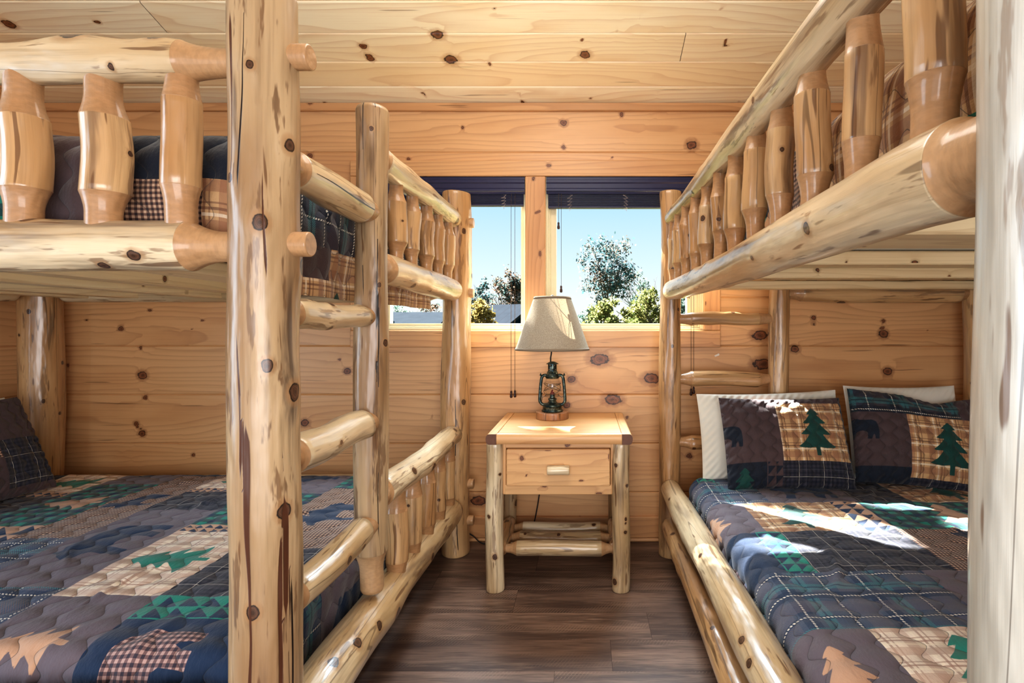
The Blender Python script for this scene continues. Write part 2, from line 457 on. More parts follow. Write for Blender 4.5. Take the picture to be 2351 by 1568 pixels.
def board(name, a, b, along, mat, parent=None, seed=0, knots=(), nk=1.5, bev=.003, kr=(.005, .011)):
    """solid lumber from corner a to corner b; grain runs along axis index `along`"""
    rs = np.random.RandomState(seed + 91)
    a = np.array(a, float); b = np.array(b, float); mb = MB().box(a, b, bev)
    V = np.array(mb.v); Fc = mb.f
    # subdivide the large faces so knots have vertices to live on: build six grids instead
    VV = []; QQ = []; PL = []; KD = []; nb = 0
    rnd = rs.uniform(0, 1)
    for ax in range(3):
        o1, o2 = [q for q in range(3) if q != ax]
        for s in (0, 1):
            def lin(k):
                lo, hi = a[k] + bev, b[k] - bev
                n = max(2, int((hi - lo) / .02) + 1)
                return np.linspace(lo, hi, n)
            g1, g2 = np.meshgrid(lin(o1), lin(o2), indexing='ij')
            P = np.zeros(g1.shape + (3,)); P[..., o1] = g1; P[..., o2] = g2; P[..., ax] = (a, b)[s][ax]
            n, m = g1.shape; i = np.arange(n - 1)[:, None] * m; j = np.arange(m - 1)[None, :]
            Q = np.stack([i + j, i + m + j, i + m + j + 1, i + j + 1], -1).reshape(-1, 4) + nb
            e = np.zeros(3); e1 = np.zeros(3); e1[o1] = 1; e2 = np.zeros(3); e2[o2] = 1; e[ax] = 1 if s else -1
            if np.dot(np.cross(e1, e2), e) < 0: Q = Q[:, ::-1]
            nb += n * m
            ot = [q for q in range(3) if q != along]
            U = P[..., along]; W = P[..., ot[0]] + P[..., ot[1]]
            kk = []
            if along != ax and (b - a)[along] > .05:
                wax = o1 if o2 == along else o2
                for _ in range(rs.poisson(nk * (b - a)[along])):
                    r = rs.uniform(*kr); kk.append((rs.uniform(a[along], b[along]), rs.uniform(a[wax], b[wax]), r * 1.2, r))
                if ax == 1 and s == 0: kk += list(knots)
                kd = nearest_kd(U, P[..., wax], kk)
            else: kd = np.full(U.shape + (3,), 9.)
            VV.append(P.reshape(-1, 3)); QQ.append(Q); KD.append(kd.reshape(-1, 3))
            PL.append(np.stack([U, W, np.full(U.shape, rnd)], -1).reshape(-1, 3))
    # bevel strips and corners
    core = [f for f in Fc]
    big = set()
    base = nb; VV.append(V); KD.append(np.full((len(V), 3), 9.))
    ot = [q for q in range(3) if q != along]
    PL.append(np.stack([V[:, along], V[:, ot[0]] + V[:, ot[1]], np.full(len(V), rnd)], -1))
    quads = [f for f in core[6:] if len(f) == 4]; tris = [f for f in core[6:] if len(f) == 3]
    QQ.append(np.array(quads) + base)
    QQ.append(np.array([(f[0], f[1], f[2], f[2]) for f in tris])[:0].reshape(0, 4).astype(int))
    return build(name, np.vstack(VV), np.vstack(QQ), mat, parent, dict(pl=np.vstack(PL), kd=np.vstack(KD)), smooth=False)


# ================================================================== ROOM SHELL
WS = WALL_Y / F                      # metres per pixel on the window wall
wx = lambda px: (px - CX) * WS
wz = lambda py: H - (py - CY) * WS
SLOPE = .317
ceil_h = lambda y: wz(238) + SLOPE * (WALL_Y - y)

# window wall: horizontal boards split round the window opening
OX0, OX1, OZ0, OZ1 = wx(845), wx(1615), wz(757), wz(407)
rows = [1242, 1130, 1018, 906, 794.6, 683, 571, 460, 350, 238]
wall_knots_px = [(327, 861, 9), (326, 995, 7), (313, 973, 5.5), (334, 913, 5), (278, 755, 6), (198, 733, 3.5), (465, 735, 4), (344, 711, 4),
    (322, 799, 4), (155, 839, 4), (297, 1026, 2.5), (298, 1054, 3), (443, 1044, 4), (797, 852, 7), (779, 826, 4), (700, 971, 8), (990, 953, 3),
    (1377, 825, 17), (1312, 871, 8), (1301, 930, 7), (1407, 917, 14), (1288, 821, 3), (1440, 959, 4), (1098, 1150, 12), (1868, 730, 5),
    (1868, 743, 4), (2028, 737, 5), (2028, 767, 9), (1825, 801, 8), (1752, 836, 16), (2038, 853, 9), (1583, 1047, 6), (1745, 770, 12), (1497, 869, 14),
    (1063, 293, 4), (1294, 282, 7), (1294, 338, 5), (1588, 333, 11), (1427, 263, 5), (712, 358, 6), (938, 367, 5), (25, 720, 10), (12, 770, 7), (5, 745, 5)]
wk = [((wx(x)), wz(y), min(r, 5 + r * .45) * WS * (1.7 if r > 11 else 1.15), min(r, 5 + r * .45) * WS) for x, y, r in wall_knots_px]
R = []
for i in range(len(rows) - 1):
    z0, z1 = wz(rows[i]), wz(rows[i + 1])
    if i == 0: z0 = 0.0
    sb = 100 + i * 3
    if z1 <= OZ0 + 1e-6 or z0 >= OZ1 - 1e-6:
        if i == 2:
            R.append((XL, wx(1695), z0, z1, 1, 1, sb)); R.append((wx(1695) + .0012, XR, z0, z1, 1, 1, sb + 1))
        else: R.append((XL, XR, z0, z1, 1, 1, sb))
    else:
        lo, hi = max(z0, OZ0), min(z1, OZ1)
        if lo > z0: R.append((XL, XR, z0, lo, 1, 0, sb))
        if hi < z1: R.append((XL, XR, hi, z1, 0, 1, sb))
        R.append((XL, OX0, lo, hi, lo == z0, hi == z1, sb)); R.append((OX1, XR, lo, hi, lo == z0, hi == z1, sb + 1))
tag(planks('wall_back', (0, WALL_Y, 0), (1, 0, 0), (0, 0, 1), (0, -1, 0), R, WALLW, knots=wk, seed=3, nk=.25, du=.025, dvv=.022, kr=(.004, .008)), kind='structure')

# side walls and the wall behind the camera
def side_rows(u0, u1, top, s):
    out = []
    for i in range(14):
        z0 = 0 if i == 0 else wz(rows[0]) + i * 112 * WS; z1 = wz(rows[0]) + (i + 1) * 112 * WS
        out.append((u0, u1, z0, z1, 1, 1, s + i))
    return out
tag(planks('wall_left', (XL, 0, 0), (0, 1, 0), (0, 0, 1), (1, 0, 0), side_rows(YB, WALL_Y, 0, 300), WALLW, seed=11, nk=1.6, du=.05, dvv=.05), kind='structure')
tag(planks('wall_right', (XR, 0, 0), (0, 1, 0), (0, 0, 1), (-1, 0, 0), side_rows(YB, WALL_Y, 0, 330), WALLW, seed=12, nk=1.6, du=.05, dvv=.05), kind='structure')
tag(planks('wall_rear', (0, YB, 0), (1, 0, 0), (0, 0, 1), (0, 1, 0), side_rows(XL, XR, 0, 360), WALLW, seed=13, nk=1.6, du=.06, dvv=.06), kind='structure')

# sloping board ceiling rising towards the camera
cl = math.hypot(1, SLOPE); cv = np.array([0, -1, SLOPE]) / cl; cn = np.array([0, -SLOPE, -1]) / cl
def ceil_uv(px, py):
    # ray through the pixel hits the ceiling plane z = zc + SLOPE*(WALL_Y - y)
    dx, dz = (px - CX) / F, -(py - CY) / F
    y = (wz(238) + SLOPE * WALL_Y - H) / (dz + SLOPE)
    return dx * y, (WALL_Y - y) * cl
ck = []
for x, y, r in [(833, 106, 11), (850, 134, 10), (1005, 80, 15), (1036, 137, 17), (1344, 126, 14), (1336, 90, 6), (1469, 42, 5), (1504, 95, 4), (1124, 148, 7), (1284, 185, 4),
                (968, 212, 5), (983, 229, 4), (1185, 218, 4), (1200, 233, 8), (1354, 225, 5), (1509, 219, 6), (746, 235, 6), (1132, 18, 5), (1667, 107, 6), (225, 52, 8), (20, 55, 14),
                (1188, 213, 4), (1667, 92, 4), (1413, 70, 5), (975, 65, 4), (1700, 232, 6)]:
    u, v = ceil_uv(x, y); ck.append((u, v, r * 1.2 * .0015, r * .0015))
bw = (ceil_uv(0, 4)[1] - ceil_uv(0, 238)[1]) / (4 - .24)
edges = [0.0] + [ceil_uv(0, q)[1] for q in (200, 143, 77.5, 4)]
while edges[-1] < 4.8: edges.append(edges[-1] + bw)
R = []
j3 = ceil_uv(1567, 110)[0]; j4 = ceil_uv(350, 38)[0]
for i in range(len(edges) - 1):
    v0, v1 = edges[i], edges[i + 1]; s = 400 + i * 5
    if i == 2: R += [(XL - .1, j3, v0, v1, 1, 1, s), (j3 + .0025, XR + .1, v0, v1, 1, 1, s + 1)]
    elif i == 3: R += [(XL - .1, j4, v0, v1, 1, 1, s), (j4 + .0025, XR + .1, v0, v1, 1, 1, s + 1)]
    else: R.append((XL - .1, XR + .1, v0, v1, 1, 1, s))
tag(planks('ceiling', (0, WALL_Y, wz(238)), (1, 0, 0), cv, cn, R, CEILW, knots=ck, seed=21, nk=.35, du=.03, dvv=.03, groove=.005, gw=.007, kr=(.003, .008)), kind='structure')
# roof deck above the boards keeps daylight out
mb = MB()
for (x0, x1) in ((XL - .2, XR + .2),):
    a = (x0, WALL_Y + .15, wz(238) - .15 * SLOPE + .03); b = (x1, WALL_Y + .15, wz(238) - .15 * SLOPE + .03); c = (x1, YB - .2, ceil_h(YB - .2) + .03); d = (x0, YB - .2, ceil_h(YB - .2) + .03)
    up = lambda p: (p[0], p[1], p[2] + .06)
    mb.add([a, b, c, d, up(a), up(b), up(c), up(d)], [(0, 1, 2, 3), (4, 5, 6, 7), (0, 1, 5, 4), (1, 2, 6, 5), (2, 3, 7, 6), (3, 0, 4, 7)])
tag(mb.build('trim_1', SLATW), kind='structure')
# outer wall skin so the walls have thickness (round the window opening)
mb = MB()
yo0, yo1 = WALL_Y + .008, WALL_Y + .14
mb.box((XL - .14, yo0, -.1), (OX0, yo1, wz(238))).box((OX1, yo0, -.1), (XR + .14, yo1, wz(238)))
mb.box((OX0, yo0, -.1), (OX1, yo1, OZ0)).box((OX0, yo0, OZ1), (OX1, yo1, wz(238)))
tag(mb.build('wall_outside', flat('outside_siding', srgb(150, 110, 75), .8)), kind='structure')

# floor: dark vinyl planks running across the room
def mat_floor():
    t = NT('dark_plank_floor')
    pl = t.attr('pl'); s = t.sep(pl); off = t.math('MULTIPLY', s[2], 53.)
    big = t.noise(t.comb(t.math('ADD', t.math('MULTIPLY', s[0], 1.6), off), t.math('MULTIPLY', s[1], 13.), off), 1., 4, .6)
    fib = t.noise(t.comb(t.math('ADD', t.math('MULTIPLY', s[0], 9.), off), t.math('MULTIPLY', s[1], 190.), off), 1., 4, .65)
    med = t.noise(t.comb(t.math('ADD', t.math('MULTIPLY', s[0], 5.), off), t.math('MULTIPLY', s[1], 48.), off), 1., 4, .6)
    c = t.mix(t.step(big, .34, .68), srgb(88, 70, 62), srgb(150, 124, 108))
    c = t.mix(t.math('MULTIPLY', t.step(fib, .42, .7), .6), c, srgb(66, 52, 48))
    c = t.mix(t.math('MULTIPLY', t.step(med, .52, .74), .55), c, srgb(174, 148, 130))
    # slanted saw marks in scattered zones
    sw = t.math('FRACT', t.math('MULTIPLY', t.math('ADD', s[0], t.math('MULTIPLY', s[1], -.55)), 85.))
    zone = t.noise(t.comb(t.math('ADD', t.math('MULTIPLY', s[0], 2.4), off), t.math('MULTIPLY', s[1], 9.), 3.), 1., 2)
    sw = t.math('MULTIPLY', t.step(sw, .78, .9), t.math('MULTIPLY', t.step(zone, .5, .62), t.step(fib, .35, .6)))
    c = t.mix(t.math('MULTIPLY', sw, .55), c, srgb(192, 164, 142))
    rv = t.noise(t.comb(t.math('MULTIPLY', s[2], 77.), 1.2, 4.4), 1., 0)
    c = t.mix(t.step(rv, .3, .7, .0, .42), c, srgb(62, 44, 38))
    h = t.math('ADD', fib, t.math('MULTIPLY', med, .5))
    t.principled(c, t.math('MULTIPLY_ADD', fib, .2, .34), t.bump(h, .25, .002)); return t.mat
R = []
edges = [WALL_Y - .0, 2.60, 2.412, 2.236, 2.06, 1.881, 1.71]
while edges[-1] > YB: edges.append(edges[-1] - .178)
rs = np.random.RandomState(5); sd = 0
for i in range(len(edges) - 1):
    x = XL - rs.uniform(0, 1.2)
    while x < XR:
        sd += 1; x1 = x + 1.22
        R.append((max(x, XL), min(x1 - .0008, XR), edges[i + 1] + .0008, edges[i], 0, 0, 700 + sd)) if x1 > XL + .05 else None
        x = x1
tag(planks('floor', (0, 0, 0), (1, 0, 0), (0, 1, 0), (0, 0, 1), R, mat_floor(), nk=0, du=.6, dvv=.2), kind='structure')
tag(MB().box((XL - .1, YB - .1, -.12), (XR + .1, WALL_Y + .14, -.004)).build('trim_2', flat('subfloor', srgb(30, 22, 20), .9)), kind='structure')

# trims: crown strip, window casing, mullion post, baseboard
def trim(name, a, b, along, seed, **kw): return tag(board(name, a, b, along, TRIMW, seed=seed, **kw), kind='structure')
y1 = WALL_Y + .004
trim('trim_3', (XL, WALL_Y - .02, wz(257)), (XR, y1, wz(239)), 0, 1, nk=.8)
trim('trim_4', (wx(808), WALL_Y - .024, OZ1), (wx(1652), y1, wz(371)), 0, 2, nk=.8)
trim('trim_5', (wx(808), WALL_Y - .024, wz(797)), (wx(1652), y1, OZ0 - .004), 0, 3, nk=.8)
trim('trim_6', (wx(808), WALL_Y - .024, OZ0 - .003), (OX0, y1, OZ1 - .001), 2, 4)
trim('trim_7', (OX1, WALL_Y - .024, OZ0 - .003), (wx(1652), y1, OZ1 - .001), 2, 5)
trim('trim_8', (wx(1207), WALL_Y - .024, OZ0 - .003), (wx(1253), WALL_Y + .12, OZ1 - .001), 2, 6,
     knots=[(wz(584), wx(1241), .016, .010), (wz(487), wx(1239), .008, .006), (wz(413), wx(1225), .012, .008), (wz(492), wx(1230), .006, .005)], nk=0)
trim('baseboard_back', (XL, WALL_Y - .016, .018), (XR, y1, wz(1184)), 0, 7, nk=1.)
mb = MB(); q = [(0, 0), (-.018, 0), (-.017, .007), (-.012, .014), (-.005, .018), (0, .019)]
V = []; 
for x in (XL, XR):
    for (dy, dz) in q: V.append((x, WALL_Y - .0 + dy - .001, dz + .0005))
n = len(q); mb.add(V, [(k, (k + 1) % n, n + (k + 1) % n, n + k) for k in range(n)])
tag(build('trim_9', np.array(mb.v), mb.f, TRIMW, None, dict(pl=np.array([(v[0], v[1] + v[2], .4) for v in mb.v]), kd=np.full((len(mb.v), 3), 9.))), kind='structure')

# windows: cream vinyl frames with real glass
def mat_glass():
    t = NT('window_glass')
    tr = t.n('ShaderNodeBsdfTransparent'); tr.inputs[0].default_value = (.97, .985, .98, 1)
    gl = t.n('ShaderNodeBsdfGlossy'); gl.inputs['Roughness'].default_value = .02
    lw = t.n('ShaderNodeLayerWeight'); lw.inputs[0].default_value = .5; fc = t.math('MULTIPLY_ADD', t.math('POWER', lw.outputs['Facing'], 4.), .4, .0)
    n = t.noise(t.n('ShaderNodeTexCoord').outputs['Object'], 3, 2)
    mx = t.n('ShaderNodeMixShader'); t.put(mx.inputs[0], t.math('MULTIPLY', fc, t.math('MULTIPLY_ADD', n, .2, .7)))
    t.t.links.new(tr.outputs[0], mx.inputs[1]); t.t.links.new(gl.outputs[0], mx.inputs[2]); t.t.links.new(mx.outputs[0], t.out.inputs[0]); return t.mat
GLASS = mat_glass()
def window(idx, x0, x1, sl, sr):
    z0, z1 = OZ0 - .003, OZ1
    w = tag(empty('window_%d' % idx, ((x0 + x1) / 2, WALL_Y, z0)), kind='structure')
    yf0, yf1 = WALL_Y + .022, WALL_Y + .10
    fw = .014
    def ring(name, a0, a1, b0, b1, wl, wr, wd, ya, yb):
        mb = MB()
        mb.box((a0, ya, b0), (a0 + wl, yb, b1), .0015).box((a1 - wr, ya, b0), (a1, yb, b1), .0015)
        mb.box((a0 + wl, ya, b0), (a1 - wr, yb, b0 + wd), .0015).box((a0 + wl, ya, b1 - wd), (a1 - wr, yb, b1), .0015)
        mb.build(name, VINYL, w)
    ring('frame', x0, x1, z0, z1, fw, fw, fw, yf0, yf1)
    ring('frame_stop', x0 + fw, x1 - fw, z0 + fw, z1 - fw, .008, .008, .008, yf0 + .010, yf1)
    q = fw + .008
    ring('sash', x0 + q, x1 - q, z0 + q, z1 - q, sl, sr, .014, yf0 + .022, yf1 - .01)
    MB().box((x0 - .001, WALL_Y - .001, z0 - .004), (x1 + .001, yf0 + .002, z0 + .002)).box((x0 - .004, WALL_Y - .001, z0), (x0 + .003, yf0 + .002, z1)).box((x1 - .003, WALL_Y - .001, z0), (x1 + .004, yf0 + .002, z1)).build('jamb_liner', VINYL, w)
    MB().box((x0 + fw + .01, yf0 + .05, z0 + fw + .01), (x1 - fw - .01, yf0 + .054, z1 - fw - .01)).build('glass', GLASS, w)
    return w
window(1, OX0, wx(1207), .075, .008); window(2, wx(1253), OX1, .030, .055)


# ------------------------------------------------------------------ blinds
def blind(label, x0, x1, rail_py, cords):
    t = thing('window_blind', label, 'blind', ((x0 + x1) / 2, WALL_Y, OZ1), 'dark wooden blinds drawn up in the windows')
    z1 = OZ1 - .001; zv = wz(446)
    prof = [(-.012, z1), (-.012, z1 - .014), (-.020, z1 - .018), (-.020, z1 - .030), (-.015, z1 - .036), (-.015, z1 - .058), (-.022, z1 - .064), (-.022, z1 - .074), (-.014, zv + .008), (-.010, zv), (.0, zv), (.0, z1)]
    V = [(x, WALL_Y + dy, z) for x in (x0 + .004, x1 - .004) for dy, z in prof]; n = len(prof)
    MB().add(V, [(k, (k + 1) % n, n + (k + 1) % n, n + k) for k in range(n)] + [tuple(range(n)), tuple(range(2 * n - 1, n - 1, -1))]).build('valance', NAVY, t)
    zb = wz(rail_py); slat_top = zv - .002; k = 0; z = zb + .012
    xs0, xs1 = x0 + .012, x1 - .012
    while z < slat_top + .03:
        MB().box((xs0, WALL_Y + .001, z), (xs1, WALL_Y + .034, z + .0027), .0006).build('slat', NAVY, t); z += .0049
    MB().box((xs0, WALL_Y - .0005, zb), (xs1, WALL_Y + .034, zb + .010), .002).build('bottom_rail', NAVY, t)
    for px in cords['ladder']:
        mb = MB(); c = wx(px); rr = random.Random(px)
        pts = [(c, WALL_Y - .004, zv - .006)]
        for q in range(14):
            pts.append((c + .016 * math.sin(q * 2.1 + px) * (1 - q * .02), WALL_Y - .008 - .003 * rr.random(), zv - .004 - (zv - zb + .018) * (q + 1) / 15 + .004 * math.cos(q * 2.1)))
        pts.append((c, WALL_Y - .004, zb - .004))
        mb.tube(pts, .0009, 5); mb.build('ladder_cord', flat('pale_cord_%d' % px, srgb(196, 180, 170), .8), t, smooth=True)
    for (px, py, pyt) in cords['pull']:
        mb = MB(); x = wx(px); ze = wz(py)
        yy = WALL_Y - .030
        pts = [(x, WALL_Y - .016, zv + .002), (x, WALL_Y - .026, zv - .04), (x, yy, zv - .1), (x, yy, ze + .02)]
        mb.tube(pts, .0011, 6); c = mb.build('pull_cord', CORD, t, smooth=True)
        MB().lathe([(.0015, .022), (.0045, .019), (.0055, .012), (.004, .006), (.0062, .003), (.0072, -.008), (.006, -.013), (.003, -.015)], (x, yy, ze), 14).build('tassel', TASSEL, c, smooth=True)
    return t
blind('shorter dark navy blind drawn up in the left window, long cords hanging to its right', OX0, wx(1207), 472, dict(ladder=[1157, 905], pull=[(1175.5, 905, 0), (1184, 904, 0)]))
blind('dark navy blind drawn up in the right window above the lamp and trees', wx(1253), OX1, 477, dict(ladder=[1308, 1437, 1560], pull=[(1283, 522, 0), (1289, 666, 0), (1584, 900, 0), (1590, 896, 0)]))
tag(MB().add([(wx(1639), WALL_Y - .0075, wz(816)), (wx(1649), WALL_Y - .0085, wz(811)), (wx(1651), WALL_Y - .0075, wz(813)), (wx(1650), WALL_Y - .0085, wz(816)), (wx(1641), WALL_Y - .0078, wz(819))], [(0, 1, 2, 3, 4)]).build('paper_scrap', flat('white_paper', srgb(238, 232, 220), .9)),
    'tiny torn scrap of white paper stuck on the wall right of the window', 'paper')


# ================================================================== BUNK BEDS
# both bunks: posts 1.75 high, long rails with balusters on the open long side, ladder at one end
ZT = 1.75
def tz(n, r, s): return (n, r, s)
def rail(name, p0, p1, r, parent, seed, t=.06, tr=None, sh=.05, mat=None, **kw):
    tr = tr or r * .62
    return log(name, p0, p1, r, None, mat or LOG, parent, seed, (t + sh, tr, sh), (t + sh, tr, sh), **kw)
def post(p, r, parent, seed, z0=0., z1=ZT, mat=None, **kw):
    return log('post', (p[0], p[1], z0), (p[0], p[1], z1), r, None, mat or POST, parent, seed, **kw)
def peg(p0, p1, r, parent, seed):
    return log('peg', p0, p1, r, None, LOG, parent, seed, knots=0, wob=.005, bend=0, nu=24, ten0=(.5, r, .001), ten1=(.5, r, .001), round_end=.003)
def baluster(x, y, z0, z1, r, parent, seed, rt=None, top=.05, bot=.045, nu=24, **kw):
    rt = rt or r * .66
    return log('baluster', (x, y, z0), (x, y, z1), r, None, LOGY, parent, seed, (bot + .035, rt, .04), (top + .035, rt, .045), nu=nu, knots=2, kr=(.0045, .0085), **kw)

# ---- left bunk: long side runs along X at y=YN (near) and YF (far); ladder end at x=XF
lb = thing('bunk_bed', 'left log bunk bed, its long rail facing the camera and ladder beside the aisle', 'bunk bed', (-1.64, 1.83, 0), 'pair of peeled log bunk beds')
XF, XH, YN, YF, YL = -.633, -2.66, 1.055, 2.612, 1.589
kz = lambda py, d: H - (py - CY) * d / F
def kn(px, py, cxp, rp, d, r):
    phi = math.asin(max(-.98, min(.98, (px - cxp) / rp))); return (PI + phi, kz(py, d - .06), r)
view_phi = math.atan2(-XF, 1.055)   # the camera sees the post from its right-hand side
def ang(px, cxp=605., rp=86.):
    # angle on the near left post for an image column
    phi = math.asin(max(-.98, min(.98, (px - cxp) / rp)))
    return PI + phi + math.atan2(.633, 1.055)
K1 = [(ang(575), kz(152, 1.0), .007), (ang(597), kz(512, 1.0), .012), (ang(612), kz(840, 1.0), .009), (ang(645), kz(1180, 1.0), .012), (ang(577), kz(1400, 1.0), .010),
      (ang(662), kz(318, 1.0), .010), (ang(672), kz(905, 1.0), .013), (ang(533), kz(410, 1.0), .007), (ang(690), kz(600, 1.0), .012)]
C1 = [(ang(556), kz(400, 1.), kz(-5, 1.), .0018, 1), (ang(533), kz(395, 1.), kz(60, 1.), .004, 0), (ang(563), .2, kz(1010, 1.), .0065, 0), (ang(549), kz(1060, 1.), kz(800, 1.), .003, 0),
      (ang(640), .25, kz(1080, 1.), .004, 0), (ang(652), kz(1400, 1.), kz(1180, 1.), .006, 0), (ang(602), kz(600, 1.), kz(430, 1.), .004, 0), (ang(668), .2, kz(1380, 1.), .0025, 1)]
log('post', (XF, YN, 0), (XF, YN, ZT), .0655, .0600, POST, lb, 1, klist=K1, cracks=C1, nu=96, dv=.012, wob=.022, bump=.42, flare=.02)
post((XF, YL), .048, lb, 2, z0=.315, nu=56, dv=.015, wob=.04, knots=9, kr=(.006, .011), ten0=(.12, .033, .05), round_end=.012,
     cracks=[(PI + .6, .5, 1.5, .0014, 1), (PI - .15, .9, 1.72, .0016, 1), (PI + .8, .2, .95, .0015, 1)], klist=[(PI + .95, kz(262, 1.54), .007), (PI + .35, kz(378, 1.54), .009), (PI + .3, kz(545, 1.54), .006), (PI + 1.2, kz(1040, 1.54), .008), (PI + .8, kz(905, 1.54), .006)])
post((XF, YF), .069, lb, 3, nu=48, mat=LOGY, knots=8, kr=(.006, .011), cracks=[(PI + .3, .05, .8, .0022, 1)], flare=.05)
post((XH, YF), .083, lb, 4, nu=48, mat=LOGY, knots=10, kr=(.006, .012), z1=ZT)
post((XH, YN), .074, lb, 5, nu=28, knots=6)
# foot end (x = XF): guard and rail between ladder post and far post
rail('guard_rail', (XF, YL + .02, 1.612), (XF, YF - .02, 1.612), .041, lb, 11, t=.03, tr=.033, sh=.012, nu=40)
rail('side_rail', (XF, YL + .0, 1.28), (XF, YF - .02, 1.275), .051, lb, 12, t=.035, tr=.040, sh=.04, nu=40, kr=(.006, .012), knots=6)
for i, y in enumerate((1.79, 1.95, 2.125, 2.29, 2.455)):
    baluster(XF, y, 1.30, 1.60, (.0335, .031, .035, .031, .032)[i], lb, 30 + i)
    baluster(XF, y, .235, .575, (.036, .038, .040, .037, .036)[i], lb, 40 + i, rt=.030, top=.055, bot=.05)
rail('guard_rail', (XF, YL + .02, .585), (XF, YF - .02, .585), .046, lb, 13, t=.03, tr=.038, sh=.012, nu=40, knots=7, bump=.5, bend=.006)
log('bottom_rail', (XF, YN + .02, .238), (XF, YF - .02, .238), .062, .056, LOG, lb, 14, None, (.085, .04, .03), nu=56, knots=9, kr=(.008, .015), bend=.008, wob=.03,
    klist=[(1.9, .56, .019), (.5, .20, .012), (1.2, .42, .011), (2.6, .66, .010), (1.6, .95, .012), (2.0, 1.2, .010), (.8, .3, .012)])
# ladder bay: low guard and three rungs
rail('guard_rail', (XF, YN + .03, 1.44), (XF, YL - .01, 1.435), .043, lb, 15, t=.055, tr=.034, sh=.02, nu=44, knots=3, cracks=[(1.75, .08, .46, .0022, 1)], bump=.5)
for i, z in enumerate((1.128, .822, .522)):
    rail('ladder_rung', (XF, YN + .03, z), (XF, YL - .01, z), (.031, .041, .036)[i], lb, 20 + i, t=.055, tr=(.026, .033, .031)[i], sh=.012, nu=40, knots=6, kr=(.006, .011), bump=.7 if i < 2 else .3)
# near long side
XA = XH + .02
log('guard_rail', (XA, YN, 1.64), (XF - .02, YN, 1.618), .041, .038, LOG, lb, 16, (.1, .03, .05), (.135, .027, .08), nu=48, bump=.75, bend=.004, wob=.05,
    klist=[(2.0, 1.65, .017), (2.0, 1.81, .011), (3.7, 1.74, .006), (2.4, 1.42, .013), (3.4, 1.2, .012), (1.2, .9, .013), (3., .6, .014)])
log('side_rail', (XA, YN, 1.256), (XF - .02, YN, 1.256), .050, .050, LOG, lb, 17, (.1, .034, .06), (.125, .030, .062), nu=48, wob=.02, bump=.25,
    klist=[(3.65, 1.785, .010), (4.1, 1.715, .008), (1.95, 1.56, .011), (3.2, 1.2, .012), (2.2, .8, .012)])
for i in range(11):
    x = (-.795, -.948, -1.105)[i] if i < 3 else -1.105 - .163 * (i - 2)
    baluster(x, YN, 1.285, 1.62, (.0335, .0385, .0385)[i] if i < 3 else .038, lb, 50 + i, rt=(.0272, .0295, .029)[i] if i < 3 else .029, top=(.042, .075, .075)[i] if i < 3 else .07, bot=(.055, .042, .05)[i] if i < 3 else .05, nu=44 if i < 3 else 24, wob=.03)
rail('bottom_rail', (XA, YN, .335), (XF - .02, YN, .335), .05, lb, 18, t=.06, sh=.06)
rail('bottom_rail', (XA, YN, .157), (XF - .02, YN, .157), .05, lb, 19, t=.06, sh=.06)
# far long side (against the window wall)
for i, (z, r) in enumerate(((1.605, .04), (1.265, .044), (.335, .044), (.157, .044))):
    rail('side_rail', (XA, YF, z), (XF - .02, YF, z), r, lb, 24 + i, t=.06, sh=.05)
    peg((XF + .02, YF, z), (XF + .087, YF, z), .024, lb, 60 + i)
for i, z in enumerate((1.63, 1.262)):
    peg((XF + .02, YN - .0, z), (XF + .092, YN - .0, z), .0245, lb, 64 + i)
# head end
for i, z in enumerate((1.6, 1.27, .585, .24)):
    rail('head_rail', (XH, YN + .02, z), (XH, YF - .02, z), .044, lb, 28 + i * 3, t=.07, sh=.04)
for i, x in enumerate((-2.43, -2.19, -1.79, -1.42, -1.05)):
    w = (.09, .09, .09, .09, .14)[i]
    board('bed_slat', (x - w / 2, YN + .045, 1.236), (x + w / 2, YF - .035, 1.274), 1, SLATW, lb, seed=20 + i, bev=.005)

# ---- right bunk: long side along Y at x=XO, ladder end at the far wall
rb = thing('bunk_bed', 'right log bunk bed with a long baluster rail running back to the window wall', 'bunk bed', (1.15, 1.5, 0), 'pair of peeled log bunk beds')
XO, XB, YR, YE, XLd = .408, 1.90, .467, 2.585, .932
post((XO, YE), .051, rb, 101, nu=40, mat=LOGY, knots=9, kr=(.006, .010), flare=.06)
post((XLd, YE), .047, rb, 102, nu=40, mat=LOGY, knots=9, kr=(.006, .009))
post((XB, YE), .066, rb, 103, nu=40, mat=LOGY, knots=9, kr=(.006, .011))
log('post', (XO, YR, 0), (XO, YR, ZT), .0610, .0575, parent=rb, seed=104, nu=72, dv=.012, klist=[(PI - .05 - .55, kz(165, .42), .0095), (PI - .75, .55, .011), (PI - .9, 1.2, .006), (PI - .2, .7, .010)], wob=.02,
     mat=mat_log('peeled_log_daylit', srgb(206, 204, 194), srgb(178, 172, 156), srgb(116, 114, 112), srgb(202, 158, 108), streak=.55))  # same peeled log, with the cool daylight on this post put into its colour
post((XB, YR), .07, rb, 105, nu=24)
log('guard_rail', (XO, YR + .02, 1.592), (XO, YE - .02, 1.615), .043, .037, LOG, rb, 111, (.1, .03, .05), (.03, .03, .01), nu=48, knots=12, kr=(.006, .010), bend=.007, wob=.04, bump=.5)
log('side_rail', (XO, YR + .02, 1.268), (XO, YE - .02, 1.271), .053, .045, LOG, rb, 112, (.078, .044, .02), (.03, .036, .012), nu=56, knots=13, kr=(.006, .010), bend=.005, wob=.035, bump=.5)
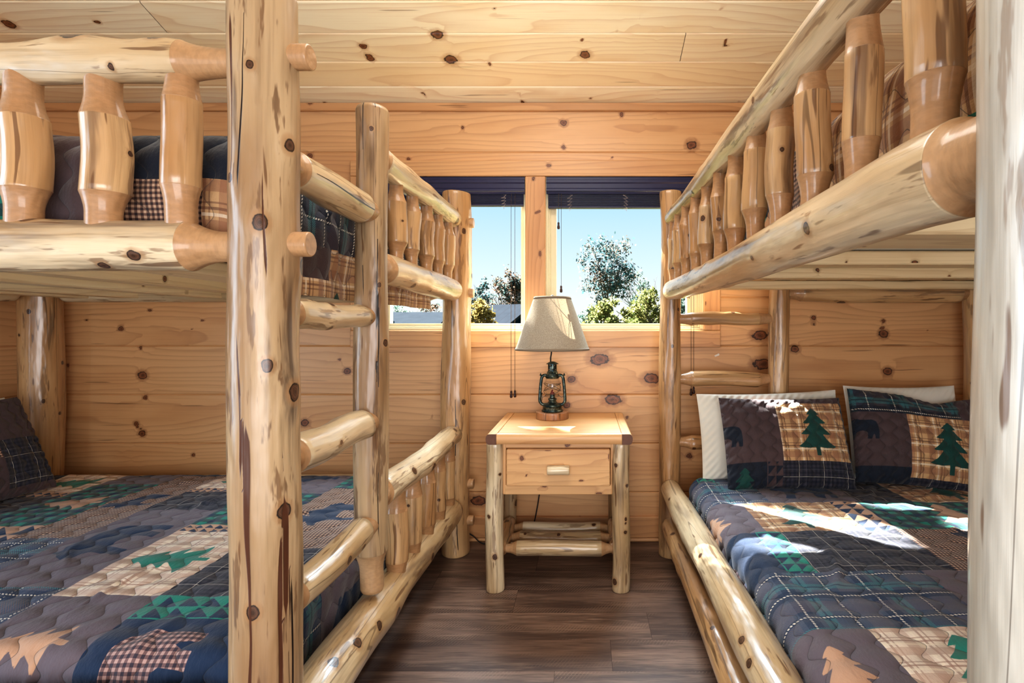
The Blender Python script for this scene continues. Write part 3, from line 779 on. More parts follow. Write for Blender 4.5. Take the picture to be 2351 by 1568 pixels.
for i, y in enumerate((.628, .793, .962, 1.123, 1.285, 1.458, 1.625, 1.80, 1.98, 2.17, 2.35, 2.49)):
    baluster(XO, y, 1.29, 1.60, (.0315, .027, .0315, .028, .031, .0315, .029, .031, .030, .030, .029, .028)[i], rb, 130 + i,
             rt=(.0245, .0225, .0225, .0215, .0215, .022, .020, .021, .021, .021, .020, .020)[i], top=(.075, .062, .05, .055, .045, .06)[i % 6], bot=(.065, .05, .045, .05, .055, .04)[i % 6], nu=56 if i < 4 else 28, wob=.03)
log('bottom_rail', (XO - .004, YR + .02, .335), (XO - .006, YE - .02, .325), .054, .049, LOG, rb, 113, (.09, .035, .04), (.028, .040, .012), nu=48, knots=14, kr=(.007, .010), bend=.006, bump=.35)
log('bottom_rail', (XO - .012, YR + .02, .160), (XO - .004, YE - .02, .155), .048, .042, LOGY, rb, 114, (.09, .03, .04), (.028, .036, .012), nu=48, knots=12, kr=(.007, .010), bend=.008, bump=.5)
# ladder end
for i, z in enumerate((1.437, 1.138, .848, .545)):
    rail('ladder_rung', (XO + .03, YE, z), (XLd - .03, YE, z), (.036, .029, .036, .032)[i], rb, 120 + i, t=.02, tr=(.03, .024, .024, .024)[i], sh=.05, mat=LOGY, nu=28, knots=5, kr=(.005, .009), bump=.9)
for i, (z, r) in enumerate(((1.605, .04), (1.262, .042), (.585, .04))):
    rail('guard_rail' if i != 1 else 'side_rail', (XLd + .02, YE, z), (XB - .02, YE, z), r, rb, 124 + i, t=.035, tr=r * .66, sh=.05, mat=LOGY, nu=28)
for i in range(5):
    x = 1.09 + .165 * i
    baluster(x, YE, 1.28, 1.60, .036, rb, 160 + i); baluster(x, YE, .25, .575, .036, rb, 170 + i)
rail('bottom_rail', (XO + .03, YE, .238), (XB - .02, YE, .238), .05, rb, 127, t=.04, mat=LOGY)
for i, z in enumerate((1.605, 1.265, .335, .157)):
    rail('side_rail', (XB, YR + .02, z), (XB, YE - .02, z), .043, rb, 180 + i, t=.07)
for i, z in enumerate((1.6, 1.27, .585, .24)):
    rail('foot_rail', (XO + .03, YR, z), (XB - .02, YR, z), .044, rb, 190 + i, t=.07)
for i, (y, w) in enumerate(((.62, .09), (1.095, .185), (1.533, .09), (1.94, .09), (2.49, .09))):
    board('bed_slat', (XO + .03, y - w / 2, 1.273), (XB - .03, y + w / 2, 1.311), 0, SLATW, rb, seed=50 + i, bev=.004, nk=2.5)


# ================================================================== BEDDING
TREE = [(-.055, 0), (.055, 0), (.055, .17), (.22, .15), (.42, .16), (.5, .175), (.33, .27), (.20, .40), (.17, .43), (.30, .42), (.40, .43), (.26, .53), (.15, .63), (.13, .66),
        (.22, .65), (.31, .665), (.19, .75), (.09, .85), (.18, .845), (.10, .92), (0, 1.)]
TREE = TREE + [(-x, y) for x, y in TREE[-2::-1]][:-2]
BEAR = [(-.48, .50), (-.50, .44), (-.47, .40), (-.36, .40), (-.30, .34), (-.33, .12), (-.37, .04), (-.33, 0), (-.21, .0), (-.20, .08), (-.14, .26), (-.02, .30), (.12, .27), (.16, .22),
        (.14, .05), (.12, 0), (.27, 0), (.29, .10), (.34, .20), (.37, .08), (.36, 0), (.48, 0), (.49, .12), (.50, .34), (.49, .52), (.43, .64), (.30, .70), (.12, .69), (-.02, .70),
        (-.16, .74), (-.24, .70), (-.28, .76), (-.33, .74), (-.34, .67), (-.42, .60)]
MOOSE = [(-.50, .52), (-.47, .44), (-.38, .46), (-.30, .40), (-.28, .28), (-.27, 0), (-.20, 0), (-.18, .28), (.10, .30), (.14, .2), (.16, 0), (.23, 0), (.25, .22), (.32, 0), (.39, 0),
         (.38, .30), (.42, .50), (.34, .60), (.10, .60), (-.08, .72), (-.20, .64), (-.16, .80), (-.10, .98), (-.18, .90), (-.22, .98), (-.27, .86), (-.34, .96), (-.36, .84), (-.46, .90), (-.40, .72), (-.36, .62)]


def poly_sdf(X, Y, poly):
    """positive inside"""
    d = np.full(X.shape, 1e9); inside = np.zeros(X.shape, bool); n = len(poly)
    for i in range(n):
        (x0, y0), (x1, y1) = poly[i], poly[(i + 1) % n]
        ex, ey = x1 - x0, y1 - y0; wx_, wy_ = X - x0, Y - y0
        t = np.clip((wx_ * ex + wy_ * ey) / (ex * ex + ey * ey + 1e-12), 0, 1)
        d = np.minimum(d, np.hypot(wx_ - ex * t, wy_ - ey * t))
        c = ((y0 <= Y) & (y1 > Y)) | ((y1 <= Y) & (y0 > Y))
        with np.errstate(divide='ignore', invalid='ignore'):
            xi = x0 + (Y - y0) / (y1 - y0) * ex
        inside ^= c & (X < xi)
    return np.where(inside, d, -d)


C = dict(taupe=srgb(98, 88, 96), navy=srgb(14, 40, 70), tan=srgb(190, 150, 122), green=srgb(26, 124, 108), dgreen=srgb(14, 66, 60), cream=srgb(232, 216, 196),
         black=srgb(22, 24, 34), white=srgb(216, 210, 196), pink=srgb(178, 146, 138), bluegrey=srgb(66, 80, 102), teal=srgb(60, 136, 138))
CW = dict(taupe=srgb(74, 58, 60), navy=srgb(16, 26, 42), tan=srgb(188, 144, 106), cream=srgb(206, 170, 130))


def cloth(name, kind, motif=None, warm=False, p=.15, q=.085, strength=.55):
    """printed patchwork cloth; cuv = cloth metres, sdf = applique distance (m, inside positive)"""
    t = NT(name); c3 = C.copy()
    if warm: c3.update(CW)
    uv = t.attr('cuv'); s = t.sep(uv); sdf = t.attr('sdf', 'Fac')
    u, v = s[0], s[1]
    def band(x, period, center, width):
        f = t.math('FRACT', t.math('ADD', t.math('DIVIDE', x, period), .5 - center / period + 8.))
        return t.math('LESS_THAN', t.math('ABSOLUTE', t.math('SUBTRACT', f, .5)), width / period / 2)
    twill = t.step(t.math('FRACT', t.math('MULTIPLY', t.math('ADD', u, v), 170.)), .45, .55)
    def check(cell, a, b, cc):
        m1 = band(u, cell * 2, 0, cell); m2 = band(v, cell * 2, 0, cell)
        return t.mix(m2, t.mix(m1, a, b), t.mix(m1, b, cc))
    def over(c, m, col, k=1.):
        return t.mix(t.math('MULTIPLY', m, k), c, col)
    def colour(k):
        if k == 'gingham': return check(.0075, c3['pink'], srgb(110, 84, 84), srgb(52, 44, 56))
        if k == 'smallcheck': return check(.0055, srgb(196, 164, 138), srgb(116, 88, 76), srgb(50, 38, 40))
        if k == 'buffalo': return check(.026, c3['green'], srgb(20, 66, 66), c3['navy'])
        if k in ('creamplaid', 'tanplaid'):
            base, br, dk = (c3['cream'], srgb(190, 158, 138), srgb(160, 122, 104)) if k == 'creamplaid' else (srgb(196, 158, 114), srgb(146, 100, 74), srgb(104, 66, 50))
            c = base
            for x in (u, v):
                c = over(c, band(x, .085, .018, .026), br, .62); c = over(c, band(x, .085, .055, .006), dk, .7); c = over(c, band(x, .085, .067, .004), dk, .6); c = over(c, band(x, .085, .042, .007), srgb(240, 226, 200), .55)
            return c
        if k == 'thinplaid':
            c = check(.009, srgb(52, 50, 62), srgb(34, 36, 50), srgb(18, 24, 40))
            for x, o in ((u, .02), (v, .05)):
                c = over(c, band(x, .105, o, .0018), c3['white'], .6); c = over(c, band(x, .105, o + .03, .0012), srgb(130, 130, 140), .4)
            return c
        if k == 'tartan':
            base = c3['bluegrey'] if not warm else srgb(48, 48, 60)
            c = over(base, twill, srgb(42, 54, 74), .5)
            for x, y in ((u, v), (v, u)):
                c = over(c, t.math('MULTIPLY', band(x, .21, .05, .05), twill), c3['taupe'], .75)
                c = over(c, band(x, .21, .105, .036), c3['navy'], .75)
                c = over(c, t.math('MULTIPLY', band(x, .21, .150, .030), t.math('SUBTRACT', 1., twill)), c3['teal'], .65)
                c = over(c, band(x, .21, .150, .005), c3['navy'], .8)
                c = over(c, band(x, .105, .0, .012), c3['navy'], .8)
                dash = t.math('GREATER_THAN', t.math('FRACT', t.math('MULTIPLY', t.math('ADD', y, t.math('MULTIPLY', x, .7)), 110.)), .42)
                c = over(c, t.math('MULTIPLY', band(x, .105, .0, .005), dash), c3['white'], .95)
            return c
        return c3[k]
    c = colour(kind)
    if motif:
        c = t.mix(t.step(sdf, -.0008, .0008), c, colour(motif))
    # vermicelli quilting: mirrored wavy lines that pinch into ogees
    w = t.noise(uv, 22, 2); uu = t.math('ADD', u, t.math('MULTIPLY_ADD', w, .012, -.006))
    f = t.math('ABSOLUTE', t.math('ADD', t.math('COSINE', t.math('MULTIPLY', uu, 2 * PI / p)), t.math('MULTIPLY', t.math('COSINE', t.math('MULTIPLY', v, 2 * PI / q)), .6)))
    puff = t.math('POWER', f, .5)
    weave = t.noise(t.vmath('MULTIPLY', uv, (900, 900, 900)), 1., 2)
    crinkle = t.noise(t.vmath('MULTIPLY', uv, (55, 30, 40)), 1., 4, .6)
    c = t.mix(t.math('MULTIPLY', t.step(f, .05, .015), .55), c, (.012, .012, .016, 1))
    c = t.mix(t.math('MULTIPLY_ADD', weave, .22, -.02), c, (.8, .8, .85, 1), 'SOFT_LIGHT')
    h = t.math('ADD', puff, t.math('MULTIPLY', crinkle, .7))
    t.principled(c, .85, t.bump(h, strength, .012), Sheen_Weight=.15)
    return t.mat


CM = {}
def cmat(kind, motif, warm, pq=(.15, .085)):
    k = (kind, motif, warm, pq)
    if k not in CM: CM[k] = cloth('quilt_' + kind + ('_' + motif if motif else '') + ('_warm' if warm else ''), kind, motif, warm, *pq)
    return CM[k]


# patch kinds: (ground cloth, applique cloth, applique shape)
PK = dict(TB=('taupe', 'navy', 'bear'), TT=('taupe', 'tan', 'tree'), CT=('creamplaid', 'green', 'tree'), TP=('tanplaid', 'dgreen', 'tree'), NB=('navy', 'gingham', 'bear'), GT=('buffalo', 'tan', 'tree'),
          GM=('smallcheck', 'navy', 'moose'), SG=('green', 'navy', 'saw'), ST=('tan', 'navy', 'saw'), HP=('thinplaid', None, None), E=('tartan', None, None), N=('navy', None, None), T=('taupe', None, None), G=('smallcheck', None, None), P=('tanplaid', None, None), NT=('navy', 'dgreen', 'tree'), TS=('taupe', 'navy', 'saw'))


def patchwork(A, B, rects, default='T', head=(1, 0)):
    """A,B cloth coordinates at vertices (n,m). rects (a0,a1,b0,b1,kind[,flip]). Returns face kinds (n-1,m-1) and sdf.
    head: direction in (a,b) in which trees grow"""
    n, m = A.shape
    fa = (A[:-1, :-1] + A[1:, 1:]) / 2; fb = (B[:-1, :-1] + B[1:, 1:]) / 2
    fk = np.full(fa.shape, -1); sdf = np.full(A.shape, -.02); kinds = [default]
    fk[:] = 0
    for r in rects:
        a0, a1, b0, b1, k = r[:5]
        if k not in kinds: kinds.append(k)
        msk = (fa >= a0) & (fa < a1) & (fb >= b0) & (fb < b1); fk[msk] = kinds.index(k)
        sh = PK[k][2]
        vm = (A >= a0 - .004) & (A <= a1 + .004) & (B >= b0 - .004) & (B <= b1 + .004)
        if sh is None or not vm.any(): continue
        ca, cb = (a0 + a1) / 2, (b0 + b1) / 2
        la, lb_ = A[vm] - ca, B[vm] - cb
        ha, hb = head
        Y = la * ha + lb_ * hb; X = la * hb - lb_ * ha          # X to the right of the growing direction
        H_ = abs((a1 - a0) * ha) + abs((b1 - b0) * hb); W_ = abs((a1 - a0) * hb) + abs((b1 - b0) * ha)
        if len(r) > 5 and r[5]: X = -X
        if sh == 'tree':
            sc = min(H_ * .82, W_ * 1.05) * (.74 if k == 'TT' else 1.); sdf[vm] = poly_sdf(X / sc * 1.25, Y / sc + .5, TREE) * sc / 1.25
        elif sh == 'bear':
            sc = min(W_ * .72, H_ * .95); sdf[vm] = poly_sdf(X / sc, Y / sc + .37, BEAR) * sc
        elif sh == 'moose':
            sc = min(W_ * .62, H_ * .9); sdf[vm] = poly_sdf(X / sc, Y / sc + .45, MOOSE) * sc
        elif sh == 'saw':
            # two rows of right-angled triangles along the long side
            L, w, P_, Q_ = (X, W_, Y, H_) if W_ >= H_ else (Y, H_, X, W_)
            tt = Q_ / 2.; tw = tt * 1.15
            fx = np.mod(L, tw); fy = np.mod(P_ + Q_ / 2, tt)
            sdf[vm] = np.minimum((fx / tw * tt - fy) * .7, np.minimum(fy - .002, tw - fx))
    return fk, sdf, kinds


def puff(A, B, p=.15, q=.085):
    f = np.abs(np.cos(A * 2 * PI / p) + .6 * np.cos(B * 2 * PI / q)); return np.sqrt(f)


def waves(A, B, seed, n=26, kmin=4, kmax=30):
    rs = np.random.RandomState(seed); out = np.zeros(A.shape)
    for _ in range(n):
        k = rs.uniform(kmin, kmax); th = rs.uniform(0, PI)
        out += np.sin(k * (A * math.cos(th) + B * math.sin(th)) + rs.uniform(0, 6.3)) * (kmin / k) ** .7
    return out / math.sqrt(n)


def creases(A, B, seed, n, amp=1.):
    """ridge wrinkles: short sharp folds"""
    rs = np.random.RandomState(seed); out = np.zeros(A.shape)
    for _ in range(n):
        a0, b0 = rs.uniform(A.min(), A.max()), rs.uniform(B.min(), B.max()); th = rs.uniform(0, PI); L = rs.uniform(.06, .22); w = rs.uniform(.008, .02)
        x = (A - a0) * math.cos(th) + (B - b0) * math.sin(th); y = -(A - a0) * math.sin(th) + (B - b0) * math.cos(th)
        y = y + .03 * np.sin(x * 12 + seed)
        out += rs.uniform(.4, 1) * np.exp(-(x / L) ** 2 * 2) * np.exp(-(y / w) ** 2)
    return out * amp


def grid_quads(n, m, flip=False):
    i = np.arange(n - 1)[:, None] * m; j = np.arange(m - 1)[None, :]
    Q = np.stack([i + j, i + m + j, i + m + j + 1, i + j + 1], -1).reshape(-1, 4)
    return Q[:, ::-1] if flip else Q


def drape(s, lo, hi, rad):
    """1D cloth coordinate -> (position, drop): flat between lo and hi, rounded over the edges"""
    arc = rad * PI / 2
    pos = np.clip(s, lo + rad, hi - rad); drop = np.zeros_like(s)
    for sgn, e in ((-1, lo + rad), (1, hi - rad)):
        q = (s - e) * sgn; q0 = np.clip(q, 0, arc); over = np.clip(q - arc, 0, None); m = q > 0
        pos = np.where(m, e + sgn * rad * np.sin(q0 / rad), pos); drop = np.where(m, rad * (1 - np.cos(q0 / rad)) + over, drop)
    return pos, drop


def quilt(label, axis, X0, X1, Y0, Y1, top, drops, rects, step=.006, rad=.055, seed=0, warm=False, default='T', head=(1, 0), wr=1., sag=0., group=None, crown=.0, pq=(.15, .085), flare_=.0, name='quilt'):
    """drops = (at X0, X1, Y0, Y1): how far the cloth hangs down each side. rects in world (x,y) unrolled cloth coordinates"""
    ex = lambda d: d - rad + rad * PI / 2 if d > 0 else -.0
    xs = np.arange(X0 - (ex(drops[0]) if drops[0] else -.0), X1 + (ex(drops[1]) if drops[1] else 0) + step, step)
    ys = np.arange(Y0 - (ex(drops[2]) if drops[2] else 0), Y1 + (ex(drops[3]) if drops[3] else 0) + step, step)
    A, B = np.meshgrid(xs, ys, indexing='ij')
    lox = X0 if drops[0] else X0 - 1; hix = X1 if drops[1] else X1 + 1; loy = Y0 if drops[2] else Y0 - 1; hiy = Y1 if drops[3] else Y1 + 1
    px, dx = drape(A, lox, hix, rad); py, dy = drape(B, loy, hiy, rad)
    Hh = .0034 * puff(A, B, *pq) + wr * (.004 * waves(A, B, seed) + .010 * creases(A, B, seed + 1, int(26 * wr)))
    flat_ = np.clip(1 - (dx + dy) / .06, 0, 1)
    Z = top - np.maximum(dx, dy) - .2 * np.minimum(dx, dy)
    cx_, cy_ = (X0 + X1) / 2, (Y0 + Y1) / 2
    Z = Z + crown * (1 - ((px - cx_) / (X1 - X0) * 2) ** 2) * (1 - ((py - cy_) / (Y1 - Y0) * 2) ** 2) * flat_
    nx = np.where(dx > 0, np.sign(A - cx_) * np.clip(dx / rad, 0, 1), 0); ny = np.where(dy > 0, np.sign(B - cy_) * np.clip(dy / rad, 0, 1), 0)
    nz = np.clip(1 - np.hypot(nx, ny), 0, 1)
    bulge = flare_ * np.sin(np.clip(np.maximum(dx, dy) / .28, 0, 1) * PI)
    PX_ = px + nx * (Hh + bulge); PY_ = py + ny * (Hh + bulge); PZ = Z + nz * Hh
    hang = np.clip((np.maximum(dx, dy) - .05) / .2, 0, 1)
    PX_ = PX_ + nx * hang * .012 * np.sin(B * 19 + seed) ; PY_ = PY_ + ny * hang * .012 * np.sin(A * 21 + seed)
    fk, sdf, kinds = patchwork(A, B, rects, default, head)
    mats = [cmat(PK[k][0], PK[k][1], warm, pq) for k in kinds]
    V = np.stack([PX_, PY_, PZ], -1).reshape(-1, 3)
    mn = np.minimum(dx, dy); keep = ~((mn[:-1, :-1] > rad * .97) & (mn[1:, 1:] > rad * .97))     # the cloth is tucked away at its hanging corners
    o = build(name, V, grid_quads(*A.shape)[keep.ravel()], None, None, dict(cuv=np.stack([A, B, A * 0], -1).reshape(-1, 3), sdf=sdf.ravel()), matidx=fk.ravel()[keep.ravel()], mats=mats)
    o.data.polygons.foreach_set('use_smooth', np.ones(len(o.data.polygons), bool))
    return tag(o, label, 'quilt', group)


SHEET = flat('white_cotton', srgb(226, 222, 210), .9, var=.03)
def mattress(label, x0, x1, y0, y1, z0, z1):
    o = MB().box((x0, y0, z0), (x1, y1, z1), .04).build('mattress', SHEET, smooth=False)
    mb = MB()
    for z in (z0 + .03, z1 - .03):
        mb.tube([(x0 + .04, y0, z), (x1 - .04, y0, z), (x1, y0 + .04, z), (x1, y1 - .04, z), (x1 - .04, y1, z), (x0 + .04, y1, z), (x0, y1 - .04, z), (x0, y0 + .04, z), (x0 + .04, y0, z)], .005, 6)
    mb.build('piping', SHEET, o, smooth=True)
    return tag(o, label, 'mattress', 'mattresses on the four bunks')


# lower left: head at the left wall, trees grow towards -x
RL = [(-.805, -.3, .6, 1.2, 'NB'), (-.805, -.3, 1.2, 1.47, 'E'), (-.805, -.3, 1.47, 1.82, 'TB'), (-.805, -.3, 1.82, 2.1, 'HP'), (-.805, -.3, 2.1, 2.8, 'G'),
      (-1.08, -.805, .60, .90, 'T'), (-1.08, -.805, .90, 1.26, 'NB'), (-1.08, -.805, 1.26, 1.355, 'SG'), (-1.08, -.805, 1.355, 1.66, 'HP'), (-1.08, -.805, 1.66, 2.28, 'GM'), (-1.08, -.805, 2.28, 2.8, 'GT'),
      (-1.355, -1.08, .6, .98, 'E'), (-1.355, -1.08, .98, 1.36, 'TT'), (-1.355, -1.08, 1.36, 1.775, 'CT'), (-1.355, -1.08, 1.775, 1.835, 'ST'), (-1.355, -1.08, 1.835, 2.2, 'GT'), (-1.355, -1.08, 2.2, 2.8, 'TB'),
      (-1.64, -1.355, .6, 1.02, 'N'), (-1.64, -1.355, 1.02, 1.40, 'E'), (-1.64, -1.355, 1.40, 1.98, 'TB'), (-1.64, -1.355, 1.98, 2.2, 'HP'), (-1.64, -1.355, 2.2, 2.25, 'ST'), (-1.64, -1.355, 2.25, 2.44, 'CT'), (-1.64, -1.355, 2.44, 2.8, 'N'),
      (-1.85, -1.64, .6, 1.30, 'HP'), (-1.85, -1.64, 1.30, 1.72, 'E'), (-1.85, -1.64, 1.72, 2.46, 'GM'), (-1.85, -1.64, 2.46, 2.8, 'N'),
      (-2.12, -1.85, .6, 1.30, 'CT'), (-2.12, -1.85, 1.30, 1.66, 'CT'), (-2.12, -1.85, 1.66, 1.83, 'ST'), (-2.12, -1.85, 1.83, 2.32, 'GT'), (-2.12, -1.85, 2.32, 2.8, 'TB'),
      (-2.39, -2.12, .6, 1.6, 'TB'), (-2.39, -2.12, 1.6, 2.16, 'HP'), (-2.39, -2.12, 2.16, 2.22, 'ST'), (-2.39, -2.12, 2.22, 2.5, 'CT'), (-2.39, -2.12, 2.5, 2.8, 'N'),
      (-2.8, -2.39, .6, 2.8, 'N')]
mattress('white mattress on the lower left bunk under the quilt', -2.58, -.77, 1.16, 2.505, .16, .388)
quilt('patchwork quilt with trees and bears on the lower bunk of the left bed', 0, -2.46, -.725, 1.125, 2.53, .408, (0, .21, .22, .18), RL, step=.0055, seed=3, head=(-1, 0), wr=1.3, group='patchwork lodge quilts', crown=.012)
# lower right: head at the window wall, trees grow towards +y
RR = [(.40, .635, .90, 1.21, 'TT'), (.635, .98, .90, 1.21, 'CT'), (.98, 1.2, .9, 1.21, 'SG'), (1.2, 2.2, .9, 1.21, 'HP'), (0, 2.2, .2, .90, 'E'),
      (0, .40, 1.21, 1.49, 'T'), (.40, .93, 1.21, 1.49, 'E'), (.93, 1.34, 1.21, 1.49, 'TB'), (1.34, 2.2, 1.21, 1.49, 'N'),
      (0, .565, 1.49, 1.79, 'NB'), (.565, .645, 1.49, 1.79, 'SG'), (.645, 1.03, 1.49, 1.79, 'HP'), (1.03, 1.6, 1.49, 1.79, 'GM'), (1.6, 2.2, 1.49, 1.79, 'N'),
      (0, .29, 1.79, 2.08, 'N'), (.29, .60, 1.79, 2.08, 'TT'), (.60, .94, 1.79, 2.08, 'TP'), (.94, 1.04, 1.79, 2.08, 'ST'), (1.04, 1.62, 1.79, 2.08, 'GT'), (1.62, 2.2, 1.79, 2.08, 'T'),
      (0, .40, 2.08, 2.36, 'T'), (.40, .72, 2.08, 2.36, 'E'), (.72, 1.06, 2.08, 2.36, 'TB'), (1.06, 1.27, 2.08, 2.36, 'HP'), (1.27, 1.7, 2.08, 2.36, 'TP'), (1.7, 2.2, 2.08, 2.36, 'N'),
      (0, .50, 2.36, 2.8, 'NB'), (.50, .57, 2.36, 2.8, 'SG'), (.57, 2.2, 2.36, 2.8, 'N')]
mattress('white mattress on the lower right bunk under the sunlit quilt', .495, 1.82, .57, 2.505, .16, .390)
quilt('patchwork quilt with sunlit stripes on the lower bunk of the right bed', 1, .47, 1.85, .545, 2.415, .41, (.21, .15, .2, 0), RR, step=.0055, seed=8, head=(0, 1), wr=1.2, group='patchwork lodge quilts', crown=.012)
# upper left
RU = [(-.735, -.2, 1.1, 1.42, 'E'), (-.735, -.2, 1.42, 2.7, 'E'), (-.56, -.2, .5, 1.52, 'T'), (-.56, -.2, 1.52, 2.7, 'P'), (-.47, -.2, .5, 2.7, 'TP'),
      (-.80, -.735, .2, 1.12, 'P'), (-1.0, -.80, .2, 1.05, 'G'), (-1.0, -.735, 1.05, 1.4, 'N'), (-1.16, -1.0, .95, 1.4, 'T'), (-1.16, -1.0, .2, .95, 'GT'), (-1.42, -1.16, .2, 1.02, 'GT'), (-1.42, -1.16, 1.02, 1.5, 'TB'),
      (-1.7, -1.42, .2, 1.4, 'E'), (-2.0, -1.7, .2, 1.4, 'CT'), (-1.64, -1.0, 1.5, 2.1, 'TB'), (-1.64, -1.0, 2.1, 2.7, 'HP')]
mattress('white mattress on the upper left bunk wrapped by the quilt', -2.58, -.78, 1.18, 2.47, 1.278, 1.49)
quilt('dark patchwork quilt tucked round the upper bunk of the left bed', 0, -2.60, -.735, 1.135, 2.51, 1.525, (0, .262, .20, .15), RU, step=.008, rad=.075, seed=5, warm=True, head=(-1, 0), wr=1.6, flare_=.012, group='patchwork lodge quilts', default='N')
RV = [(.2, .55, .2, .80, 'P'), (.2, .33, .2, .80, 'GT'), (.37, .56, .80, 1.02, 'P'), (.2, .37, .80, 1.02, 'TP'), (.2, .56, 1.02, 1.22, 'G'), (.2, .40, 1.22, 1.5, 'GT'), (.4, .6, 1.22, 1.5, 'E'), (.2, .6, 1.5, 2.6, 'NB'),
      (.56, 1.0, .2, 1.1, 'E'), (1., 1.9, .2, 1.1, 'HP')]
mattress('white mattress on the upper right bunk wrapped by the quilt', .52, 1.80, .57, 2.48, 1.315, 1.50)
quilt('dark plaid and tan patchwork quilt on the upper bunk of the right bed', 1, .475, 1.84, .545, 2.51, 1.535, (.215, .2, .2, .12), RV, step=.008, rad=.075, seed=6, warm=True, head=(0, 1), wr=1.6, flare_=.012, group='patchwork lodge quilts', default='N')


# ------------------------------------------------------------------ pillows
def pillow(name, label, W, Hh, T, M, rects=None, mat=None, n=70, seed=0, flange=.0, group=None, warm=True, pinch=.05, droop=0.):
    """cushion in the local x (width) / z (height) plane, front facing -y; M world matrix"""
    a = np.linspace(-1, 1, n * 2); b = np.linspace(-1, 1, int(n * 1.4))
    A, B = np.meshgrid(a, b, indexing='ij')
    Xo = A * W / 2 * (1 - pinch * (1 - B ** 2) ** 2 * 0 - pinch * .5 * (1 - B ** 2)); Zo = B * Hh / 2 * (1 - pinch * (1 - A ** 2))
    th = T / 2 * (np.clip(1 - np.abs(A) ** 2.6, 0, 1) * np.clip(1 - np.abs(B) ** 2.6, 0, 1)) ** .55
    w = .006 * waves(A * W / 2, B * Hh / 2, seed, 16, 8, 50) * np.clip(th / .03, 0, 1)
    edge = np.clip(1 - (1 - np.maximum(np.abs(A), np.abs(B))) / .25, 0, 1)
    w = w + .004 * edge * np.sin((A * W - B * Hh) * 90 + seed) * np.clip(th / .02, 0, 1)
    Zo = Zo - droop * np.exp(-((A - .35) / .35) ** 2) * np.clip(B, 0, 1) ** 2
    CU, CV = A * W / 2, B * Hh / 2
    pf = .0035 * puff(CU, CV, .10, .06) if rects is not None else 0
    front = np.stack([Xo, -(th + (w + pf) * (th > .004)), Zo], -1); back = np.stack([Xo, th, Zo], -1)
    V = np.vstack([front.reshape(-1, 3), back.reshape(-1, 3)])
    Mx = np.array(M); V = V @ Mx[:3, :3].T + Mx[:3, 3]
    q = grid_quads(*A.shape); Q = np.vstack([q, q[:, ::-1] + A.size])
    if rects is not None:
        fk, sdf, kinds = patchwork(CU, CV, rects, 'T', (0, 1))
        mats = [cmat(PK[k][0], PK[k][1], warm, (.10, .06)) for k in kinds] + [cmat('taupe', None, warm, (.10, .06))]
        mi = np.concatenate([fk.ravel(), np.full(len(q), len(mats) - 1)])
        at_ = dict(cuv=np.tile(np.stack([CU, CV, CU * 0], -1).reshape(-1, 3), (2, 1)), sdf=np.concatenate([sdf.ravel(), np.full(A.size, -.02)]))
        o = build(name, V, Q, None, None, at_, matidx=mi, mats=mats)
    else: o = build(name, V, Q, mat or SHEET)
    return tag(o, label, 'pillow', group)


def pose(x, y, z, lean, yaw=0., roll=0.):
    return Matrix.Translation((x, y, z)) @ Matrix.Rotation(yaw, 4, 'Z') @ Matrix.Rotation(-lean, 4, 'X') @ Matrix.Rotation(roll, 4, 'Y')
W1, H1 = .545, .405
S1 = [(-.3, -.115, -.3, -.10, 'NT'), (-.115, -.045, -.21, -.10, 'TS'), (-.05, .3, -.3, -.095, 'HP'), (-.045, .27, -.095, .168, 'TP'), (-.36, -.18, -.06, .10, 'TB'), (.255, .31, -.1, .2, 'TS')]
S2 = [(-.31, .17, .095, .25, 'E'), (.17, .31, .10, .25, 'T'), (-.065, .262, -.185, .095, 'TP'), (-.33, -.16, -.06, .09, 'TB'), (-.31, -.065, -.25, -.145, 'N'), (-.065, .31, -.25, -.185, 'HP')]
pillow('sham_pillow', 'quilted sham pillow with green tree and sunlit top edge, left on the right bed', W1, H1, .15, pose(.872, 2.340, .594, .42), S1, seed=1, group='patchwork sham pillows')
pillow('sham_pillow', 'quilted sham pillow with raised left corner, beside the near right post', W1, .42, .15, pose(1.440, 2.335, .608, .45, -.06, .09), S2, seed=2, group='patchwork sham pillows', droop=.03)
pillow('bed_pillow', 'plain white pillow behind the sunlit sham, its left side showing', .65, .39, .09, pose(.845, 2.455, .606, .22, 0, -.03), mat=SHEET, seed=3, group='white bed pillows')
pillow('bed_pillow', 'plain white pillow behind the right sham, only its upper corners showing', .52, .42, .09, pose(1.462, 2.460, .620, .22, 0, .0), mat=SHEET, seed=4, group='white bed pillows')
S3 = [(-.31, .14, -.05, .02, 'G'), (.10, .31, -.18, .02, 'HP'), (.1, .31, .02, .25, 'T'), (-.31, .1, .02, .25, 'E'), (-.2, .08, -.2, -.05, 'TB')]
pillow('sham_pillow', 'dark patchwork sham pillow leaning at the head of the lower left bunk', .62, .42, .15, pose(-2.35, 1.985, .608, .42, PI / 2), S3, seed=6, group='patchwork sham pillows')
pillow('bed_pillow', 'plain white pillow behind the sham at the head of the lower left bunk', .62, .38, .09, pose(-2.49, 2.02, .606, .2, PI / 2), mat=SHEET, seed=7, group='white bed pillows')


